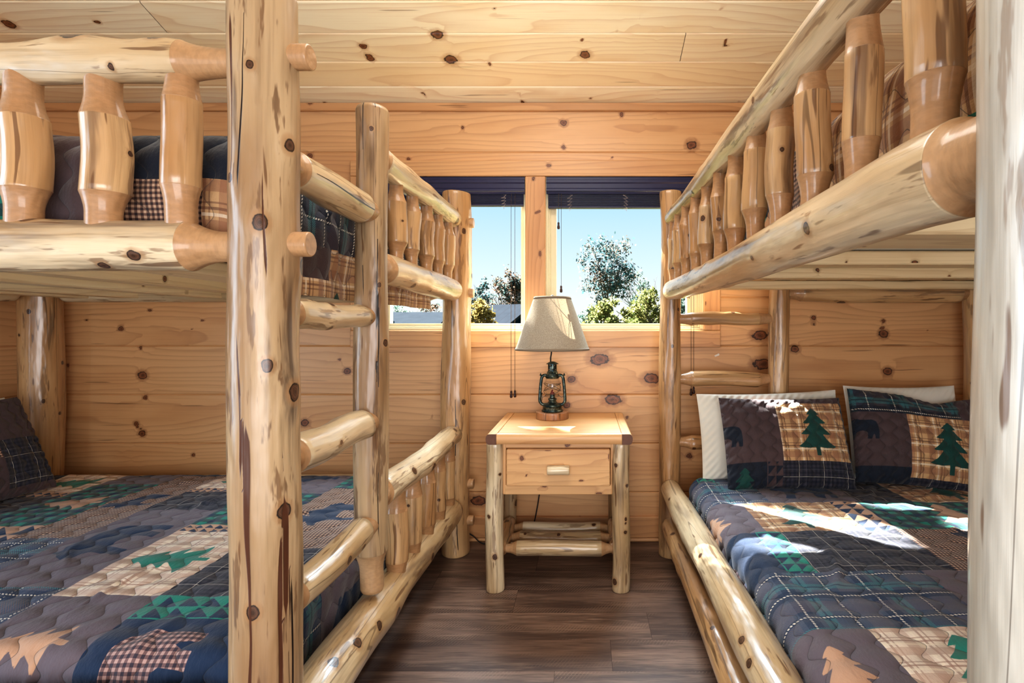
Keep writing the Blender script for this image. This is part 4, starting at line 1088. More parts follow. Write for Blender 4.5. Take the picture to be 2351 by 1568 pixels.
# ================================================================== NIGHTSTAND
def prism(name, prof, axis, a0, a1, mat, parent, seed=0, endmat=None):
    """closed 2D profile extruded along axis (0:x with (y,z) profile, 1:y with (x,z) profile)"""
    n = len(prof); ks = np.linspace(a0, a1, max(2, int((a1 - a0) / .03)))
    V = []
    for k in ks:
        for p in prof: V.append((k, p[0], p[1]) if axis == 0 else (p[0], k, p[1]))
    Fs = []
    for i in range(len(ks) - 1):
        for j in range(n):
            j2 = (j + 1) % n; Fs.append((i * n + j, i * n + j2, (i + 1) * n + j2, (i + 1) * n + j))
    m = (len(ks) - 1) * n; ne = len(Fs)
    Fs += [tuple(range(n - 1, -1, -1)), tuple(range(m, m + n))]
    V = np.array(V); r = np.random.RandomState(seed).uniform()
    o = build(name, V, Fs, mat, parent, dict(pl=np.stack([V[:, axis], V[:, 1 - axis] + V[:, 2], np.full(len(V), r)], -1), kd=np.full((len(V), 3), 9.)))
    if endmat:
        o.data.materials.append(endmat)
        for q in (ne, ne + 1): o.data.polygons[q].material_index = 1
    o.data.set_sharp_from_angle(angle=math.radians(35)); return o


ns = thing('nightstand', 'cedar log nightstand with one drawer and log shelf, standing under the window between the beds', 'nightstand', (-.115, 2.46, 0))
LX0, LX1, FY, BY = -.378, .1475, 2.24, 2.655
log('leg', (LX0, FY, 0), (LX0, FY, .618), .0385, .0365, LOG, ns, 201, nu=48, klist=[(PI - .45, .318, .0075), (PI + .2, .155, .0085), (PI + .65, .49, .006)], cracks=[(PI + .35, .0, .14, .0013, 1), (PI, .0, .1, .001, 1)], wob=.02, bump=.5)
log('leg', (LX1, FY, 0), (LX1, FY, .618), .038, .037, LOG, ns, 202, nu=48, klist=[(PI - .55, .53, .0075), (PI + .7, .445, .007), (PI + .35, .255, .0075), (PI - .8, .045, .010), (PI + .45, .31, .006)], wob=.02, bump=.5)
log('leg', (LX0, BY, 0), (LX0, BY, .618), .037, None, POST, ns, 203, knots=5)
log('leg', (LX1, BY, 0), (LX1, BY, .618), .037, None, POST, ns, 204, knots=5)
TX0, TX1, TY0, TY1, TZ = -.408, .190, 2.19, 2.735, .660
ENDG = flat('dark_end_grain', srgb(104, 66, 46), .5, var=.3, scale=60)
arc = lambda s, x, r=.022: [(x + s * r * .35 * math.sin(q) - s * .0, TZ - .0215 + .0215 * math.cos(q)) for q in np.linspace(.35, PI - .1, 9)]
top = board('table_top', (TX0 + .042, TY0 + .03, TZ - .043), (TX1 - .042, TY1, TZ), 0, TABLEW, ns, seed=3, nk=6, kr=(.003, .007))
for s, x in ((-1, TX0), (1, TX1)):
    xi = x - s * .042
    prof = [(xi + s * .0005, TZ), (x - s * .010, TZ)] + [(x - s * .010 + s * .012 * math.sin(q), TZ - .0215 + .0215 * math.cos(q)) for q in np.linspace(.3, PI - .5, 8)] + [(x - s * .012, TZ - .043), (xi + s * .0005, TZ - .043)]
    prism('edge_strip', prof if s < 0 else prof[::-1], 1, TY0, TY1, TABLEW, ns, 5 + s, ENDG)
prof = [(TY0 + .0295, TZ), (TY0 + .008, TZ)] + [(TY0 + .008 - .010 * math.sin(q), TZ - .0215 + .0215 * math.cos(q)) for q in np.linspace(.3, PI - .4, 8)] + [(TY0 + .010, TZ - .043), (TY0 + .0295, TZ - .043)]
fe = prism('front_edge', prof, 0, TX0 + .0425, TX1 - .0425, TABLEW, ns, 9)
board('drawer_rail', (LX0 + .02, 2.226, .595), (LX1 - .02, 2.25, .616), 0, TABLEW, ns, 11)
board('apron', (-.337, 2.222, .403), (.108, 2.246, .4425), 0, TABLEW, ns, 12, knots=[(-.17, .44, .011, .006), (.055, .408, .014, .006)], nk=0)
board('stile', (-.345, 2.224, .403), (-.3305, 2.245, .616), 2, TABLEW, ns, 13, nk=0)
board('stile', (.1025, 2.224, .403), (.116, 2.245, .616), 2, TABLEW, ns, 14, nk=0)
dr = board('drawer', (-.327, 2.204, .4435), (.0995, 2.226, .5955), 0, TABLEW, ns, 15, nk=0,
           knots=[(-.263, .558, .011, .009), (-.247, .485, .006, .004), (-.020, .465, .010, .006), (.088, .498, .006, .006), (.095, .568, .005, .012), (-.157, .593, .011, .005), (-.312, .463, .003, .002), (-.17, .465, .003, .002)])
log('knob', (-.158, 2.187, .514), (-.0665, 2.187, .514), .0195, None, LOG, dr, 205, knots=0, wob=.015, nu=28, round_end=.004)
for x in (LX0, LX1):
    board('side_panel', (x - .009, FY + .03, .405), (x + .009, BY - .02, .616), 1, TABLEW, ns, 16 + int(x > 0))
board('back_panel', (LX0 + .03, BY - .01, .405), (LX1 - .03, BY + .008, .616), 0, TABLEW, ns, 18)
for x, s in ((-.366, 206), (.136, 207)):
    log('stretcher', (x, FY + .02, .143), (x, BY - .02, .150), .031, None, LOGY, ns, s, (.05, .018, .025), (.05, .018, .025), nu=28, knots=3, bump=.7, bend=.004)
for i, y in enumerate((2.315, 2.43, 2.545)):
    log('shelf_rail', (-.362, y, .143), (.132, y, .143), (.0325, .030, .030)[i], None, LOG, ns, 208 + i, (.065, .018, .042), (.065, .018, .042), nu=32, klist=[[(3.0, .1, .004)], [(2.2, .09, .006), (2.2, .24, .007)], [(2.2, .40, .007)]][i], wob=.02)

# ================================================================== LANTERN LAMP
def mat_metal():
    t = NT('aged_green_black_metal'); v = t.n('ShaderNodeTexCoord').outputs['Object']
    n = t.noise(v, 55, 4, .6)
    c = t.mix(t.step(n, .4, .7), srgb(44, 60, 64), srgb(116, 124, 112))
    t.principled(c, t.math('MULTIPLY_ADD', n, .25, .22), None, Metallic=.85); return t.mat
METAL = mat_metal()
def mat_shade():
    t = NT('linen_lampshade'); v = t.n('ShaderNodeTexCoord').outputs['Object']
    n = t.noise(t.vmath('MULTIPLY', v, (260, 260, 900)), 1., 3); n2 = t.noise(t.vmath('MULTIPLY', v, (500, 500, 120)), 1., 3)
    w = t.math('ADD', n, n2)
    c = t.mix(t.step(w, .7, 1.3), srgb(150, 142, 128), srgb(188, 180, 164))
    d = t.n('ShaderNodeBsdfDiffuse'); t.put(d.inputs[0], c); t.put(d.inputs['Normal'], t.bump(w, .5, .004))
    tr = t.n('ShaderNodeBsdfTranslucent'); t.put(tr.inputs[0], t.mix(.5, c, srgb(214, 178, 130)))
    mx = t.n('ShaderNodeMixShader'); mx.inputs[0].default_value = .12
    t.t.links.new(d.outputs[0], mx.inputs[1]); t.t.links.new(tr.outputs[0], mx.inputs[2]); t.t.links.new(mx.outputs[0], t.out.inputs[0]); return t.mat
SHADE = mat_shade()
lx, ly = -.1605, 2.57
lamp = thing('table_lamp', 'black lantern table lamp with beige linen shade on a round wooden base, on the nightstand', 'lamp', (lx, ly, TZ))
zz = lambda c: H - (800 + c * .1212 - 750) / 478.6
rr = lambda c: c * .1212 / 2 / 478.6
log('base', (lx, ly, TZ), (lx, ly, TZ + .034), .078, None, mat_log('lamp_base_wood', srgb(176, 126, 88), srgb(150, 100, 66), srgb(110, 66, 44), srgb(176, 128, 92)), lamp, 220, knots=0, wob=.006, nu=56, bend=0, round_end=.003)
zb = TZ + .034
MB().lathe([(.030, zb), (.050, zb), (.052, zb + .004), (.0505, zb + .008), (.0455, zb + .011), (.0455, .7195), (.047, .7215), (.0465, .724), (.041, .729), (.026, .735), (.022, .737)], (lx, ly, 0), 40).build('oil_tank', METAL, lamp, angle=40)
MB().lathe([(.022, .736), (.019, .742), (.017, .748), (.0205, .751), (.0205, .756), (.0125, .760), (.0115, .772), (.017, .7735), (.0, .776)], (lx, ly, 0), 28, cap=False).build('burner', METAL, lamp, angle=40)
MB().lathe([(.010, .773), (.011, .781), (.007, .786), (.008, .789), (.003, .797), (.0, .800)], (lx, ly, 0), 16, cap=False).build('wick_cover', flat('dark_red', srgb(120, 30, 32), .4), lamp, smooth=True)
def mat_globe():
    t = NT('lantern_glass'); lw = t.n('ShaderNodeLayerWeight'); lw.inputs[0].default_value = .5
    tr = t.n('ShaderNodeBsdfTransparent'); tr.inputs[0].default_value = (.95, .95, .93, 1)
    gl = t.n('ShaderNodeBsdfGlossy'); gl.inputs['Roughness'].default_value = .04
    n = t.noise(t.n('ShaderNodeTexCoord').outputs['Object'], 9, 2)
    mx = t.n('ShaderNodeMixShader'); t.put(mx.inputs[0], t.math('MULTIPLY', t.math('MULTIPLY_ADD', t.math('POWER', lw.outputs['Facing'], 3.), .6, .05), t.math('MULTIPLY_ADD', n, .3, .75)))
    t.t.links.new(tr.outputs[0], mx.inputs[1]); t.t.links.new(gl.outputs[0], mx.inputs[2]); t.t.links.new(mx.outputs[0], t.out.inputs[0]); return t.mat
MB().lathe([(.026, .7735), (.032, .779), (.037, .793), (.0392, .811), (.038, .830), (.034, .845), (.031, .854)], (lx, ly, 0), 40, cap=False).build('globe', mat_globe(), lamp, smooth=True)
MB().lathe([(.030, .852), (.0335, .857), (.034, .861), (.031, .864), (.031, .8675), (.029, .870), (.0295, .873), (.0265, .876), (.0255, .884), (.0215, .888), (.0215, .892)], (lx, ly, 0), 40, cap=False).build('hood', METAL, lamp, angle=40)
# chimney with a ring of air holes
mb = MB(); nseg = 24
for i in range(nseg):
    q0, q1 = 2 * PI * i / nseg, 2 * PI * (i + 1) / nseg
    for z0, z1, hole in ((.890, .898, i % 3 == 0), (.898, .911, False), (.911, .918, i % 4 in (0, 1)), (.918, .924, False)):
        if hole: continue
        r_ = .0212
        mb.add([(lx + r_ * math.cos(q), ly + r_ * math.sin(q), z) for z in (z0, z1) for q in (q0, q1)], [(0, 1, 3, 2)])
mb.build('chimney', METAL, lamp, smooth=True)
MB().lathe([(.020, .9205), (.0295, .9215), (.0295, .923), (.018, .929), (.008, .933), (.0, .9335)], (lx, ly, 0), 32, cap=False).build('cap', METAL, lamp, angle=50)
for s in (-1, 1):
    pts = [(s * .030, .727), (s * .044, .726), (s * .053, .731), (s * .0600, .741), (s * .0608, .752), (s * .0580, .80), (s * .0535, .845), (s * .0505, .858), (s * .044, .866), (s * .034, .868), (s * .026, .866)]
    # smooth the polyline
    P = [np.array(p) for p in pts]
    for _ in range(2):
        Qn = [P[0]]
        for a, b in zip(P[:-1], P[1:]): Qn += [a * .75 + b * .25, a * .25 + b * .75]
        P = Qn + [P[-1]]
    tb = MB().tube([(lx + p[0], ly, p[1]) for p in P], .0074, 14).build('side_tube', METAL, lamp, smooth=True)
    MB().lathe([(.0, -.005), (.0045, -.003), (.005, .001), (.003, .004), (.0018, .009), (.0, .010)], (lx + s * .0565, ly, .868), 12, cap=False).build('bail_ear', METAL, tb, smooth=True)
mb = MB()
def loop(f, n=40, r=.0011): mb.tube([f(2 * PI * k / n) for k in range(n + 1)], r, 6, cap=False)
loop(lambda q: (lx + .0415 * math.cos(q), ly + .0415 * math.sin(q), .811 + .018 * math.cos(q)))
loop(lambda q: (lx + .0415 * math.cos(q), ly + .0415 * math.sin(q), .811 - .018 * math.cos(q)))
loop(lambda q: (lx + .0405 * math.cos(q), ly + .0405 * math.sin(q), .800 + .022 * math.sin(q + .4)))
loop(lambda q: (lx + .034 * math.cos(q), ly + .034 * math.sin(q), .768))
for s in (-1, 1): mb.tube([(lx + s * .0575, ly, .768), (lx + s * .045, ly - .01, .763), (lx + s * .034, ly - .005, .768), (lx + s * .028, ly, .778)], .0011, 6)
mb.build('wire_guard', METAL, lamp, smooth=True)
mb = MB(); mb.tube([(lx - .052, ly - .004, .742), (lx - .049, ly - .006, .755), (lx - .050, ly - .006, .772), (lx - .0515, ly - .004, .781)], .0017, 6); mb.tube([(lx - .054, ly - .005, .781), (lx - .047, ly - .006, .781)], .003, 8)
mb.build('lift_lever', METAL, lamp, smooth=True)
st = MB().tube([(lx - .008, ly, .925), (lx - .0085, ly, .950), (lx - .005, ly, .970), (lx - .004, ly, .985), (lx - .002, ly, 1.03), (lx, ly, 1.06)], .0036, 10).build('stem', BLACKM, lamp, smooth=True)
MB().lathe([(.0, 1.05), (.016, 1.05), (.017, 1.06), (.017, 1.09), (.014, 1.095), (.0, 1.096)], (lx, ly, 0), 16, cap=False).build('socket', BLACKM, st, angle=40)
mb = MB(); mb.tube([(lx + s * x, ly, z) for s, x, z in [(-1, .012, 1.06), (-1, .045, 1.09), (-1, .052, 1.13), (-1, .045, 1.19), (-1, .015, 1.228), (1, .0, 1.232), (1, .015, 1.228), (1, .045, 1.19), (1, .052, 1.13), (1, .045, 1.09), (1, .012, 1.06)]], .0016, 6)
for k in range(3):
    q = 2 * PI * k / 3 + .4; mb.tube([(lx, ly, 1.232), (lx + .086 * math.cos(q), ly + .086 * math.sin(q), 1.238)], .0016, 6)
mb.build('harp', METAL, st, smooth=True)
MB().lathe([(.0, 1.232), (.006, 1.233), (.005, 1.238), (.008, 1.243), (.006, 1.250), (.0, 1.253)], (lx, ly, 0), 14, cap=False).build('finial', METAL, st, smooth=True)
MB().lathe([(.1776, .989), (.0870, 1.242)], (lx, ly, 0), 96, cap=False).build('lamp_shade', SHADE, lamp, smooth=True)
ls = lamp.children[-1] if lamp.children else lamp
k_ = (.1776 - .087) / (1.242 - .989)
BAND = flat('shade_band', srgb(132, 118, 100), .9, scale=300)
shade = [o for o in bpy.data.objects if o.name.startswith('lamp_shade')][0]
for z0, z1 in ((.988, 1.000), (1.232, 1.243)):
    ra, rb_ = .1776 - (z0 - .989) * k_ + .0012, .1776 - (z1 - .989) * k_ + .0012
    MB().lathe([(ra - .002, z0), (ra, z0), (rb_, z1), (rb_ - .002, z1)], (lx, ly, 0), 96, cap=False).build('shade_trim', BAND, shade, smooth=True)
cordp = [(lx, ly + .07, TZ + .006), (lx - .02, ly + .12, TZ + .0035), (lx - .04, 2.739, TZ - .002), (lx - .05, 2.739, .5), (lx - .08, 2.738, .2), (lx - .12, 2.735, .03), (lx - .2, 2.71, .0045), (-.44, 2.70, .0035), (-.515, 2.70, .0035), (-.545, 2.715, .012), (-.575, 2.734, .035), (-.66, 2.738, .075), (-.80, 2.738, .2), (-.86, 2.738, .3)]
P = [np.array(p) for p in cordp]
for _ in range(2):
    Qn = [P[0]]
    for a, b in zip(P[:-1], P[1:]): Qn += [a * .75 + b * .25, a * .25 + b * .75]
    P = Qn + [P[-1]]
MB().tube(P, .003, 8).build('cord', BLACKM, lamp, smooth=True)


# ================================================================== OUTSIDE
def mat_ground():
    t = NT('grass_ground'); v = t.n('ShaderNodeTexCoord').outputs['Object']; n = t.noise(v, .6, 5)
    t.principled(t.mix(n, srgb(58, 66, 36), srgb(90, 84, 54)), 1., Specular_IOR_Level=0.); return t.mat
tag(build('ground', np.array([(-150, 3.2, -3.2), (150, 3.2, -3.2), (150, 190, -3.2), (-150, 190, -3.2)]), [(0, 1, 2, 3)], mat_ground(), smooth=False), kind='structure')

def mat_leaf(name, a, b, tr=.45):
    t = NT(name); r = t.attr('lr', 'Fac')
    c = t.mix(r, tuple(x * .32 for x in a[:3]) + (1,), tuple(x * .36 for x in b[:3]) + (1,))
    d = t.n('ShaderNodeBsdfDiffuse'); t.put(d.inputs[0], c); l = t.n('ShaderNodeBsdfTranslucent'); t.put(l.inputs[0], c)
    mx = t.n('ShaderNodeMixShader'); mx.inputs[0].default_value = tr
    t.t.links.new(d.outputs[0], mx.inputs[1]); t.t.links.new(l.outputs[0], mx.inputs[2]); t.t.links.new(mx.outputs[0], t.out.inputs[0]); return t.mat
def mat_bark():
    t = NT('bark'); v = t.n('ShaderNodeTexCoord').outputs['Object']; n = t.noise(t.vmath('MULTIPLY', v, (6, 6, 1.5)), 1., 4)
    t.principled(t.mix(n, srgb(70, 70, 76), srgb(128, 122, 118)), .9); return t.mat
BARK = mat_bark()
L_TEAL = mat_leaf('blue_green_leaves', srgb(104, 160, 168), srgb(176, 150, 130), .6)
L_OLIV = mat_leaf('olive_leaves', srgb(150, 168, 100), srgb(226, 214, 140), .55)
L_YELL = mat_leaf('yellow_leaves', srgb(206, 178, 96), srgb(236, 214, 150))
L_RUST = mat_leaf('rusty_leaves', srgb(112, 146, 142), srgb(190, 138, 110), .6)
L_PALE = mat_leaf('pale_green_leaves', srgb(140, 184, 176), srgb(196, 208, 180), .6)

def tree(label, px, topy, wpx, d, leaf, seed, crown_bottom=None, n=2600, lsz=.16, shape='oval', sparse=1.):
    rs = np.random.RandomState(seed)
    c = at(px, 750, d); ztop = at(px, topy, d)[2]; zg = -3.2; W = wpx * d / F / 2
    zc = at(px, crown_bottom if crown_bottom else 760, d)[2]
    t = thing('tree', label, 'tree', (c[0], d, zg), 'trees outside the windows')
    mb = MB(); tips = []
    Ht = ztop - zg
    def br(p, dr, L, r, lev):
        pts = [p]; q = p; dd = dr
        for k in range(4):
            dd = dd + rs.normal(0, .10, 3); dd /= np.linalg.norm(dd); q = q + dd * L / 4; pts.append(q)
        mb.tube(pts, [r * (1 - .15 * k) for k in range(5)], 5 if lev else 7, cap=False)
        if lev >= 3: tips.append(pts[-1]); tips.append(pts[-2]); return
        for k in range(rs.randint(3, 5)):
            a = rs.uniform(0, 2 * PI); sp = rs.uniform(.30, .75)
            nd = dd * math.cos(sp) + math.sin(sp) * np.array([math.cos(a), math.sin(a) * .8, .25]); nd /= np.linalg.norm(nd)
            br(pts[2 + k % 3], nd, L * rs.uniform(.5, .72), r * .55, lev + 1)
    trunk = max(.2, (zc - zg) * .98 + .12 * (ztop - zc))
    mb.tube([(c[0], d, zg), (c[0] + .05, d, zg + trunk * .5), (c[0], d, zg + trunk)], [.03 * Ht * .7, .022 * Ht * .7, .018 * Ht * .7], 8)
    for k in range(6):
        a = 2 * PI * k / 6 + rs.uniform(0, 1); sp = rs.uniform(.1, .55)
        br(np.array([c[0], d, zg + trunk * rs.uniform(.86, 1.)]), np.array([math.sin(sp) * math.cos(a), math.sin(sp) * math.sin(a), math.cos(sp)]), (ztop - zc) * .46, .011 * Ht * .6, 1)
    mb.build('trunk', BARK, t, smooth=True)
    # leaf clumps filling the crown outline
    V = []; Q = []; LR = []
    ncl = int(46 * sparse) + 8; cl = []
    while len(cl) < ncl:
        u = rs.uniform(-1, 1, 3)
        zt = (u[2] + 1) / 2
        if shape == 'oval': lim = math.sqrt(max(0, 1 - (abs(zt - .55) / .56) ** 2.2))
        elif shape == 'cone': lim = max(.05, (1 - zt) ** .8) * (.75 + .25 * math.sin(zt * 22))
        else: lim = math.sqrt(max(0, 1 - zt ** 2.4))
        if math.hypot(u[0], u[1]) < lim: cl.append(np.array([c[0] + u[0] * W, d + u[1] * W, zc + zt * (ztop - zc)]))
    per = n // ncl
    N = per * ncl
    cen = np.repeat(np.array(cl), per, 0)
    P = cen + rs.normal(0, 1, (N, 3)) * np.array([W * .14, W * .14, (ztop - zc) * .055])
    e1 = rs.normal(0, 1, (N, 3)); e1 /= np.linalg.norm(e1, axis=1)[:, None]
    e2 = np.cross(e1, rs.normal(0, 1, (N, 3))); e2 /= np.linalg.norm(e2, axis=1)[:, None]
    s = lsz * rs.uniform(.6, 1.2, (N, 1))
    V = np.stack([P - e1 * s * .6, P + e2 * s * .34, P + e1 * s * .6, P - e2 * s * .34], 1).reshape(-1, 3)
    Q = np.arange(N * 4).reshape(-1, 4)
    LRv = np.repeat(np.clip(rs.normal(.4, .28, N) + np.repeat(rs.normal(0, .15, ncl), per), 0, 1), 4)
    build('foliage', V, Q, leaf, t, dict(lr=LRv), smooth=False)
    return t
tree('tall rounded tree rising highest against the sky in the right window', 1394, 550, 122, 30, L_TEAL, 1, 700, 3600, .17, 'oval', 1.4)
tree('thin pointed tree behind the bushes, right of the tallest tree', 1470, 612, 78, 34, L_PALE, 2, 745, 1900, .17, 'cone')
tree('low olive bush under the tallest tree, just right of the lamp shade', 1400, 690, 116, 21, L_OLIV, 3, 770, 3600, .14, 'dome')
tree('sunlit olive bush at the right edge of the right window', 1492, 668, 96, 23, L_OLIV, 4, 770, 3600, .14, 'dome')
tree('small bluish far tree beside the lamp shade', 1350, 700, 50, 45, L_PALE, 5, 760, 1200, .2, 'dome')
tree('rust tinged tree above the metal roof in the left window', 1163, 616, 84, 28, L_RUST, 6, 752, 3600, .16, 'dome')
tree('dark green pointed tree beside the left bed corner post', 1100, 646, 76, 32, L_TEAL, 7, 750, 3200, .17, 'dome')
tree('golden yellow tree in front of the metal roof', 1100, 690, 70, 19, L_YELL, 8, 775, 3000, .11, 'dome')
tree('pale green tree behind the far grey house', 905, 695, 80, 72, L_PALE, 9, 760, 2200, .3, 'dome')
tree('rusty low tree behind the far grey house, near the bed post', 990, 694, 100, 55, L_RUST, 10, 760, 2200, .28, 'dome')
tree('green tree glimpsed between the right bed post and its ladder', 1575, 668, 60, 27, L_PALE, 11, 760, 2200, .15, 'dome')

# the leafy tree up-sun of the windows that breaks the sunlight into patches
def shade_tree():
    rs = np.random.RandomState(77); S = np.array([-.93, 1., 1.12]); T0 = 5.2
    t = thing('tree', 'leafy tree outside to the left that breaks the sunlight falling on the beds', 'tree', (-5.9, 8.0, -3.2), 'trees outside the windows')
    mb = MB(); mb.tube([(-5.9, 8.0, -3.2), (-5.8, 8.0, 2.0), (-5.7, 8.05, 5.2)], [.16, .13, .09], 8)
    V = []
    cl = [((-.98, 1.22), .26), ((-.82, 1.55), .17), ((-1.05, 1.62), .26), ((.10, 1.24), .11), ((.22, 1.36), .08), ((-.07, 1.18), .06), 
           ((.16, 1.60), .08), ((.30, 1.48), .05), ((-1.5, 1.4), .4), ((-1.9, 1.9), .5), ((-1.3, 2.1), .4), ((-2.2, 1.2), .45), ((-1.7, .8), .35), ((-1.2, .8), .25), ((-.5, 2.3), .3), ((-1.0, 2.6), .4), ((.3, 2.1), .25)]
    for (ex, ez), r in cl:
        c = np.array([ex, 2.85, ez]) + S * (T0 + rs.uniform(-.4, .4))
        mb.tube([(-5.7, 8.05, 5.2), (np.array([-5.7, 8.05, 5.2]) + c) / 2 + np.array([0, 0, .15]), c], [.05, .03, .012], 6)
        n = int(620 * r)
        P = c + rs.normal(0, 1, (n, 3)) * r * .52
        e1 = rs.normal(0, 1, (n, 3)); e1 /= np.linalg.norm(e1, axis=1)[:, None]
        e2 = np.cross(e1, rs.normal(0, 1, (n, 3))); e2 /= np.linalg.norm(e2, axis=1)[:, None]
        V.append(np.stack([P - e1 * .07, P + e2 * .045, P + e1 * .07, P - e2 * .045], 1).reshape(-1, 3))
    mb.build('trunk', BARK, t, smooth=True)
    V = np.vstack(V); build('foliage', V, np.arange(len(V)).reshape(-1, 4), L_OLIV, t, dict(lr=np.repeat(rs.uniform(0, 1, len(V) // 4), 4)), smooth=False)
shade_tree()

def mat_roof(name, a, rib):
    t = NT(name); v = t.n('ShaderNodeTexCoord').outputs['Object']; s = t.sep(v)
    f = t.math('LESS_THAN', t.math('FRACT', t.math('MULTIPLY', s[0], rib)), .12)
    n = t.noise(v, 2., 3); c = t.mix(n, tuple(x * .17 for x in a[:3]) + (1,), tuple(x * .12 for x in a[:3]) + (1,)); c = t.mix(t.math('MULTIPLY', f, .35), c, (.02, .02, .024, 1))
    t.principled(c, 1., Specular_IOR_Level=0.); return t.mat
def house(label, pxl, pxr, ridge_py, d, depth, roofmat, wallmat, yaw, eave_drop, win=True):
    c0, c1 = at(pxl, 750, d), at(pxr, 750, d); zr = at(pxl, ridge_py, d)[2]; L = c1[0] - c0[0]; zg = -3.2
    h = thing('house', label, 'house', ((c0[0] + c1[0]) / 2, d, zg))
    h.rotation_euler.z = yaw
    ze = zr - eave_drop; w2 = depth / 2
    cx_, cy_ = (c0[0] + c1[0]) / 2, d
    def loc(V): return [(cx_ + x, cy_ + y, z) for x, y, z in V]
    MB().add(loc([(-L / 2 + .3, -w2 + .4, zg), (L / 2 - .3, -w2 + .4, zg), (L / 2 - .3, w2 - .4, zg), (-L / 2 + .3, w2 - .4, zg), (-L / 2 + .3, -w2 + .4, ze + .1), (L / 2 - .3, -w2 + .4, ze + .1), (L / 2 - .3, w2 - .4, ze + .1), (-L / 2 + .3, w2 - .4, ze + .1), (-L / 2 + .3, 0, zr - .05), (L / 2 - .3, 0, zr - .05)]),
             [(0, 1, 5, 4), (2, 3, 7, 6), (1, 2, 6, 9, 5), (3, 0, 4, 8, 7)]).build('wall', wallmat, h)
    for s in (-1, 1):
        MB().add(loc([(-L / 2, s * w2, ze), (L / 2, s * w2, ze), (L / 2, 0, zr), (-L / 2, 0, zr), (-L / 2, s * w2, ze + .12), (L / 2, s * w2, ze + .12), (L / 2, 0, zr + .12), (-L / 2, 0, zr + .12)]),
                 [(0, 1, 2, 3), (4, 5, 6, 7), (0, 1, 5, 4), (1, 2, 6, 5), (2, 3, 7, 6), (3, 0, 4, 7)]).build('roof', roofmat, h)
    return h, cx_, cy_, zr, ze, w2
ROOFG = mat_roof('grey_metal_roof', srgb(112, 122, 136), 2.5); ROOFW = mat_roof('pale_shingle_roof', srgb(128, 140, 154), .01)
DARKW = flat('dark_blue_siding', srgb(18, 30, 42), .9, Specular_IOR_Level=0.); GREYW = flat('grey_blue_siding', srgb(36, 48, 60), .9, Specular_IOR_Level=0.)
house('house with grey ribbed metal roof seen in the left window under the rust tinged tree', 1085, 1235, 705, 24, 5.5, ROOFG, DARKW, -.45, 1.3)
h2, hx, hy, zr, ze, w2 = house('far house with pale roof and a dormer, low in the left window', 895, 1030, 720, 42, 8, ROOFW, GREYW, .0, 1.6)
dm = MB().add([(hx - 1.9, hy - 4.3, ze - .4), (hx - .7, hy - 4.3, ze - .4), (hx - .7, hy - 4.3, ze + .35), (hx - 1.3, hy - 4.3, ze + 1.0), (hx - 1.9, hy - 4.3, ze + .35), (hx - 1.9, hy - .5, ze + .35), (hx - 1.3, hy - .5, ze + 1.0), (hx - .7, hy - .5, ze + .35)],
              [(0, 1, 2, 3, 4), (4, 3, 6, 5), (3, 2, 7, 6), (0, 4, 5), (1, 7, 2)]).build('dormer', GREYW, h2)
MB().box((hx - 1.55, hy - 4.34, ze - .15), (hx - 1.05, hy - 4.3, ze + .35)).build('window', DARKW, dm)


# ================================================================== LIGHT, SKY, CAMERA
w = bpy.data.worlds.new('sky'); scene.world = w; w.use_nodes = True
nt = w.node_tree; nt.nodes.clear()
tc = nt.nodes.new('ShaderNodeTexCoord'); sp = nt.nodes.new('ShaderNodeSeparateXYZ'); cr = nt.nodes.new('ShaderNodeValToRGB'); bg = nt.nodes.new('ShaderNodeBackground'); wo = nt.nodes.new('ShaderNodeOutputWorld')
nt.links.new(tc.outputs['Generated'], sp.inputs[0]); nt.links.new(sp.outputs[2], cr.inputs[0]); nt.links.new(cr.outputs[0], bg.inputs[0]); nt.links.new(bg.outputs[0], wo.inputs[0])
e = cr.color_ramp.elements
e[0].position = 0.0; e[0].color = srgb(240, 240, 240); e[1].position = 1.0; e[1].color = srgb(110, 170, 225)
for p, c in ((.05, srgb(236, 244, 249)), (.12, srgb(216, 236, 249)), (.22, srgb(186, 222, 246)), (.5, srgb(150, 200, 240))):
    x = e.new(p); x.color = c
bg.inputs[1].default_value = .98

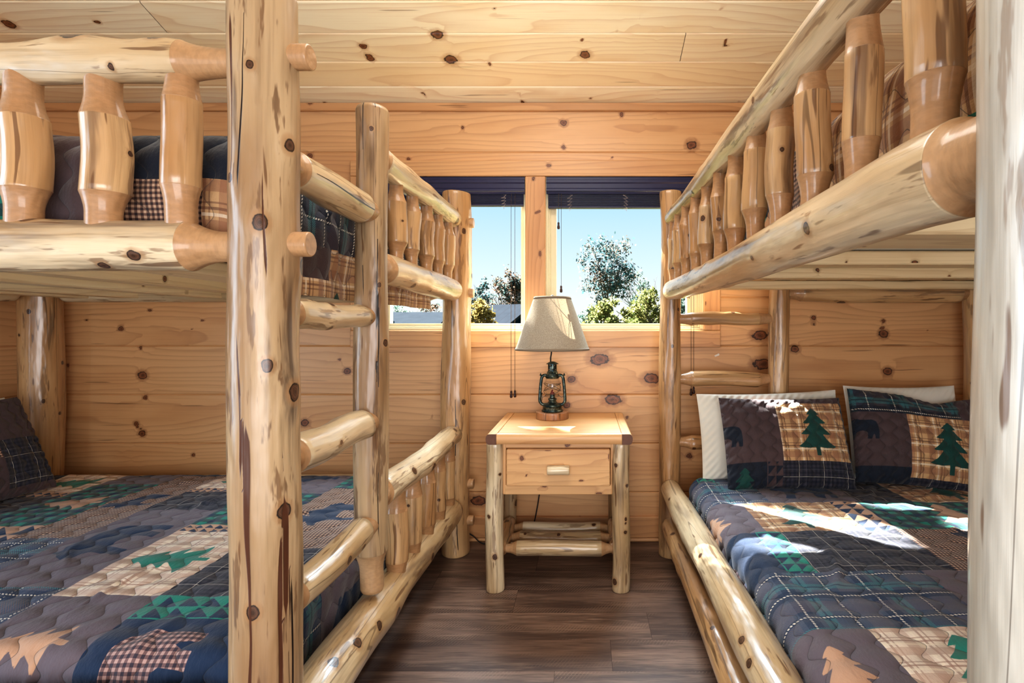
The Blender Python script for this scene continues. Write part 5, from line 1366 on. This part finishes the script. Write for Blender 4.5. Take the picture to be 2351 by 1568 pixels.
def lamp_obj(name, typ, loc, energy, color, target=None, **kw):
    l = bpy.data.lights.new(name, typ); l.energy = energy; l.color = color
    for k, v in kw.items(): setattr(l, k, v)
    o = bpy.data.objects.new(name, l); COL.objects.link(o); o.location = loc
    if target is not None:
        o.rotation_euler = (Vector(target) - Vector(loc)).to_track_quat('-Z', 'Y').to_euler()
    return o
sdir = Vector((.93, -1.0, -1.12))
lamp_obj('sun', 'SUN', (-4, 8, 8), 85.0, (1., .97, .93), Vector((-4, 8, 8)) + sdir, angle=.009)
lamp_obj('sky_glow', 'AREA', (-.3, 4.3, 3.4), 640, (.74, .88, 1.), (-.1, 1.2, .9), shape='RECTANGLE', size=3.2, size_y=1.6)
lamp_obj('room_fill', 'AREA', (-.3, -1.35, .9), 30, (.88, .95, 1.), (-.3, 2.2, .6), shape='RECTANGLE', size=4.0, size_y=1.6)
lamp_obj('cool_window_fill', 'AREA', (-2.75, .40, 1.3), 32, (.56, .79, 1.), (.3, 1.0, 1.1), shape='RECTANGLE', size=.8, size_y=1.6)
lamp_obj('ceiling_wash', 'AREA', (-.1, .75, 1.85), 15, (.97, .98, 1.), (-.1, 1.1, 3.0), shape='RECTANGLE', size=1.4, size_y=.6)
lamp_obj('low_fill', 'AREA', (.1, -1.0, .95), 36, (.98, .98, 1.), (-1.5, 2.7, .75), shape='RECTANGLE', size=1.6, size_y=.9)
lamp_obj('overhead_fill', 'AREA', (-.1, 1.5, 2.42), 11, (1., .98, .95), (-.1, 1.6, 0), shape='DISK', size=.9)  # unseen lamp added overhead to even out the room's brightness

cam = bpy.data.cameras.new('camera'); co = bpy.data.objects.new('camera', cam); COL.objects.link(co)
co.location = (0, 0, H); co.rotation_euler = (PI / 2, 0, 0)
cam.sensor_fit = 'HORIZONTAL'; cam.sensor_width = 36; cam.lens = F / 2351 * 36
cam.shift_x = -(CX - 2351 / 2) / 2351; cam.shift_y = -(1568 / 2 - CY) / 2351
cam.clip_start = .02; cam.clip_end = 500
scene.camera = co
scene.view_settings.view_transform = 'Standard'
scene.view_settings.look = 'Medium High Contrast'
scene.view_settings.exposure = .04
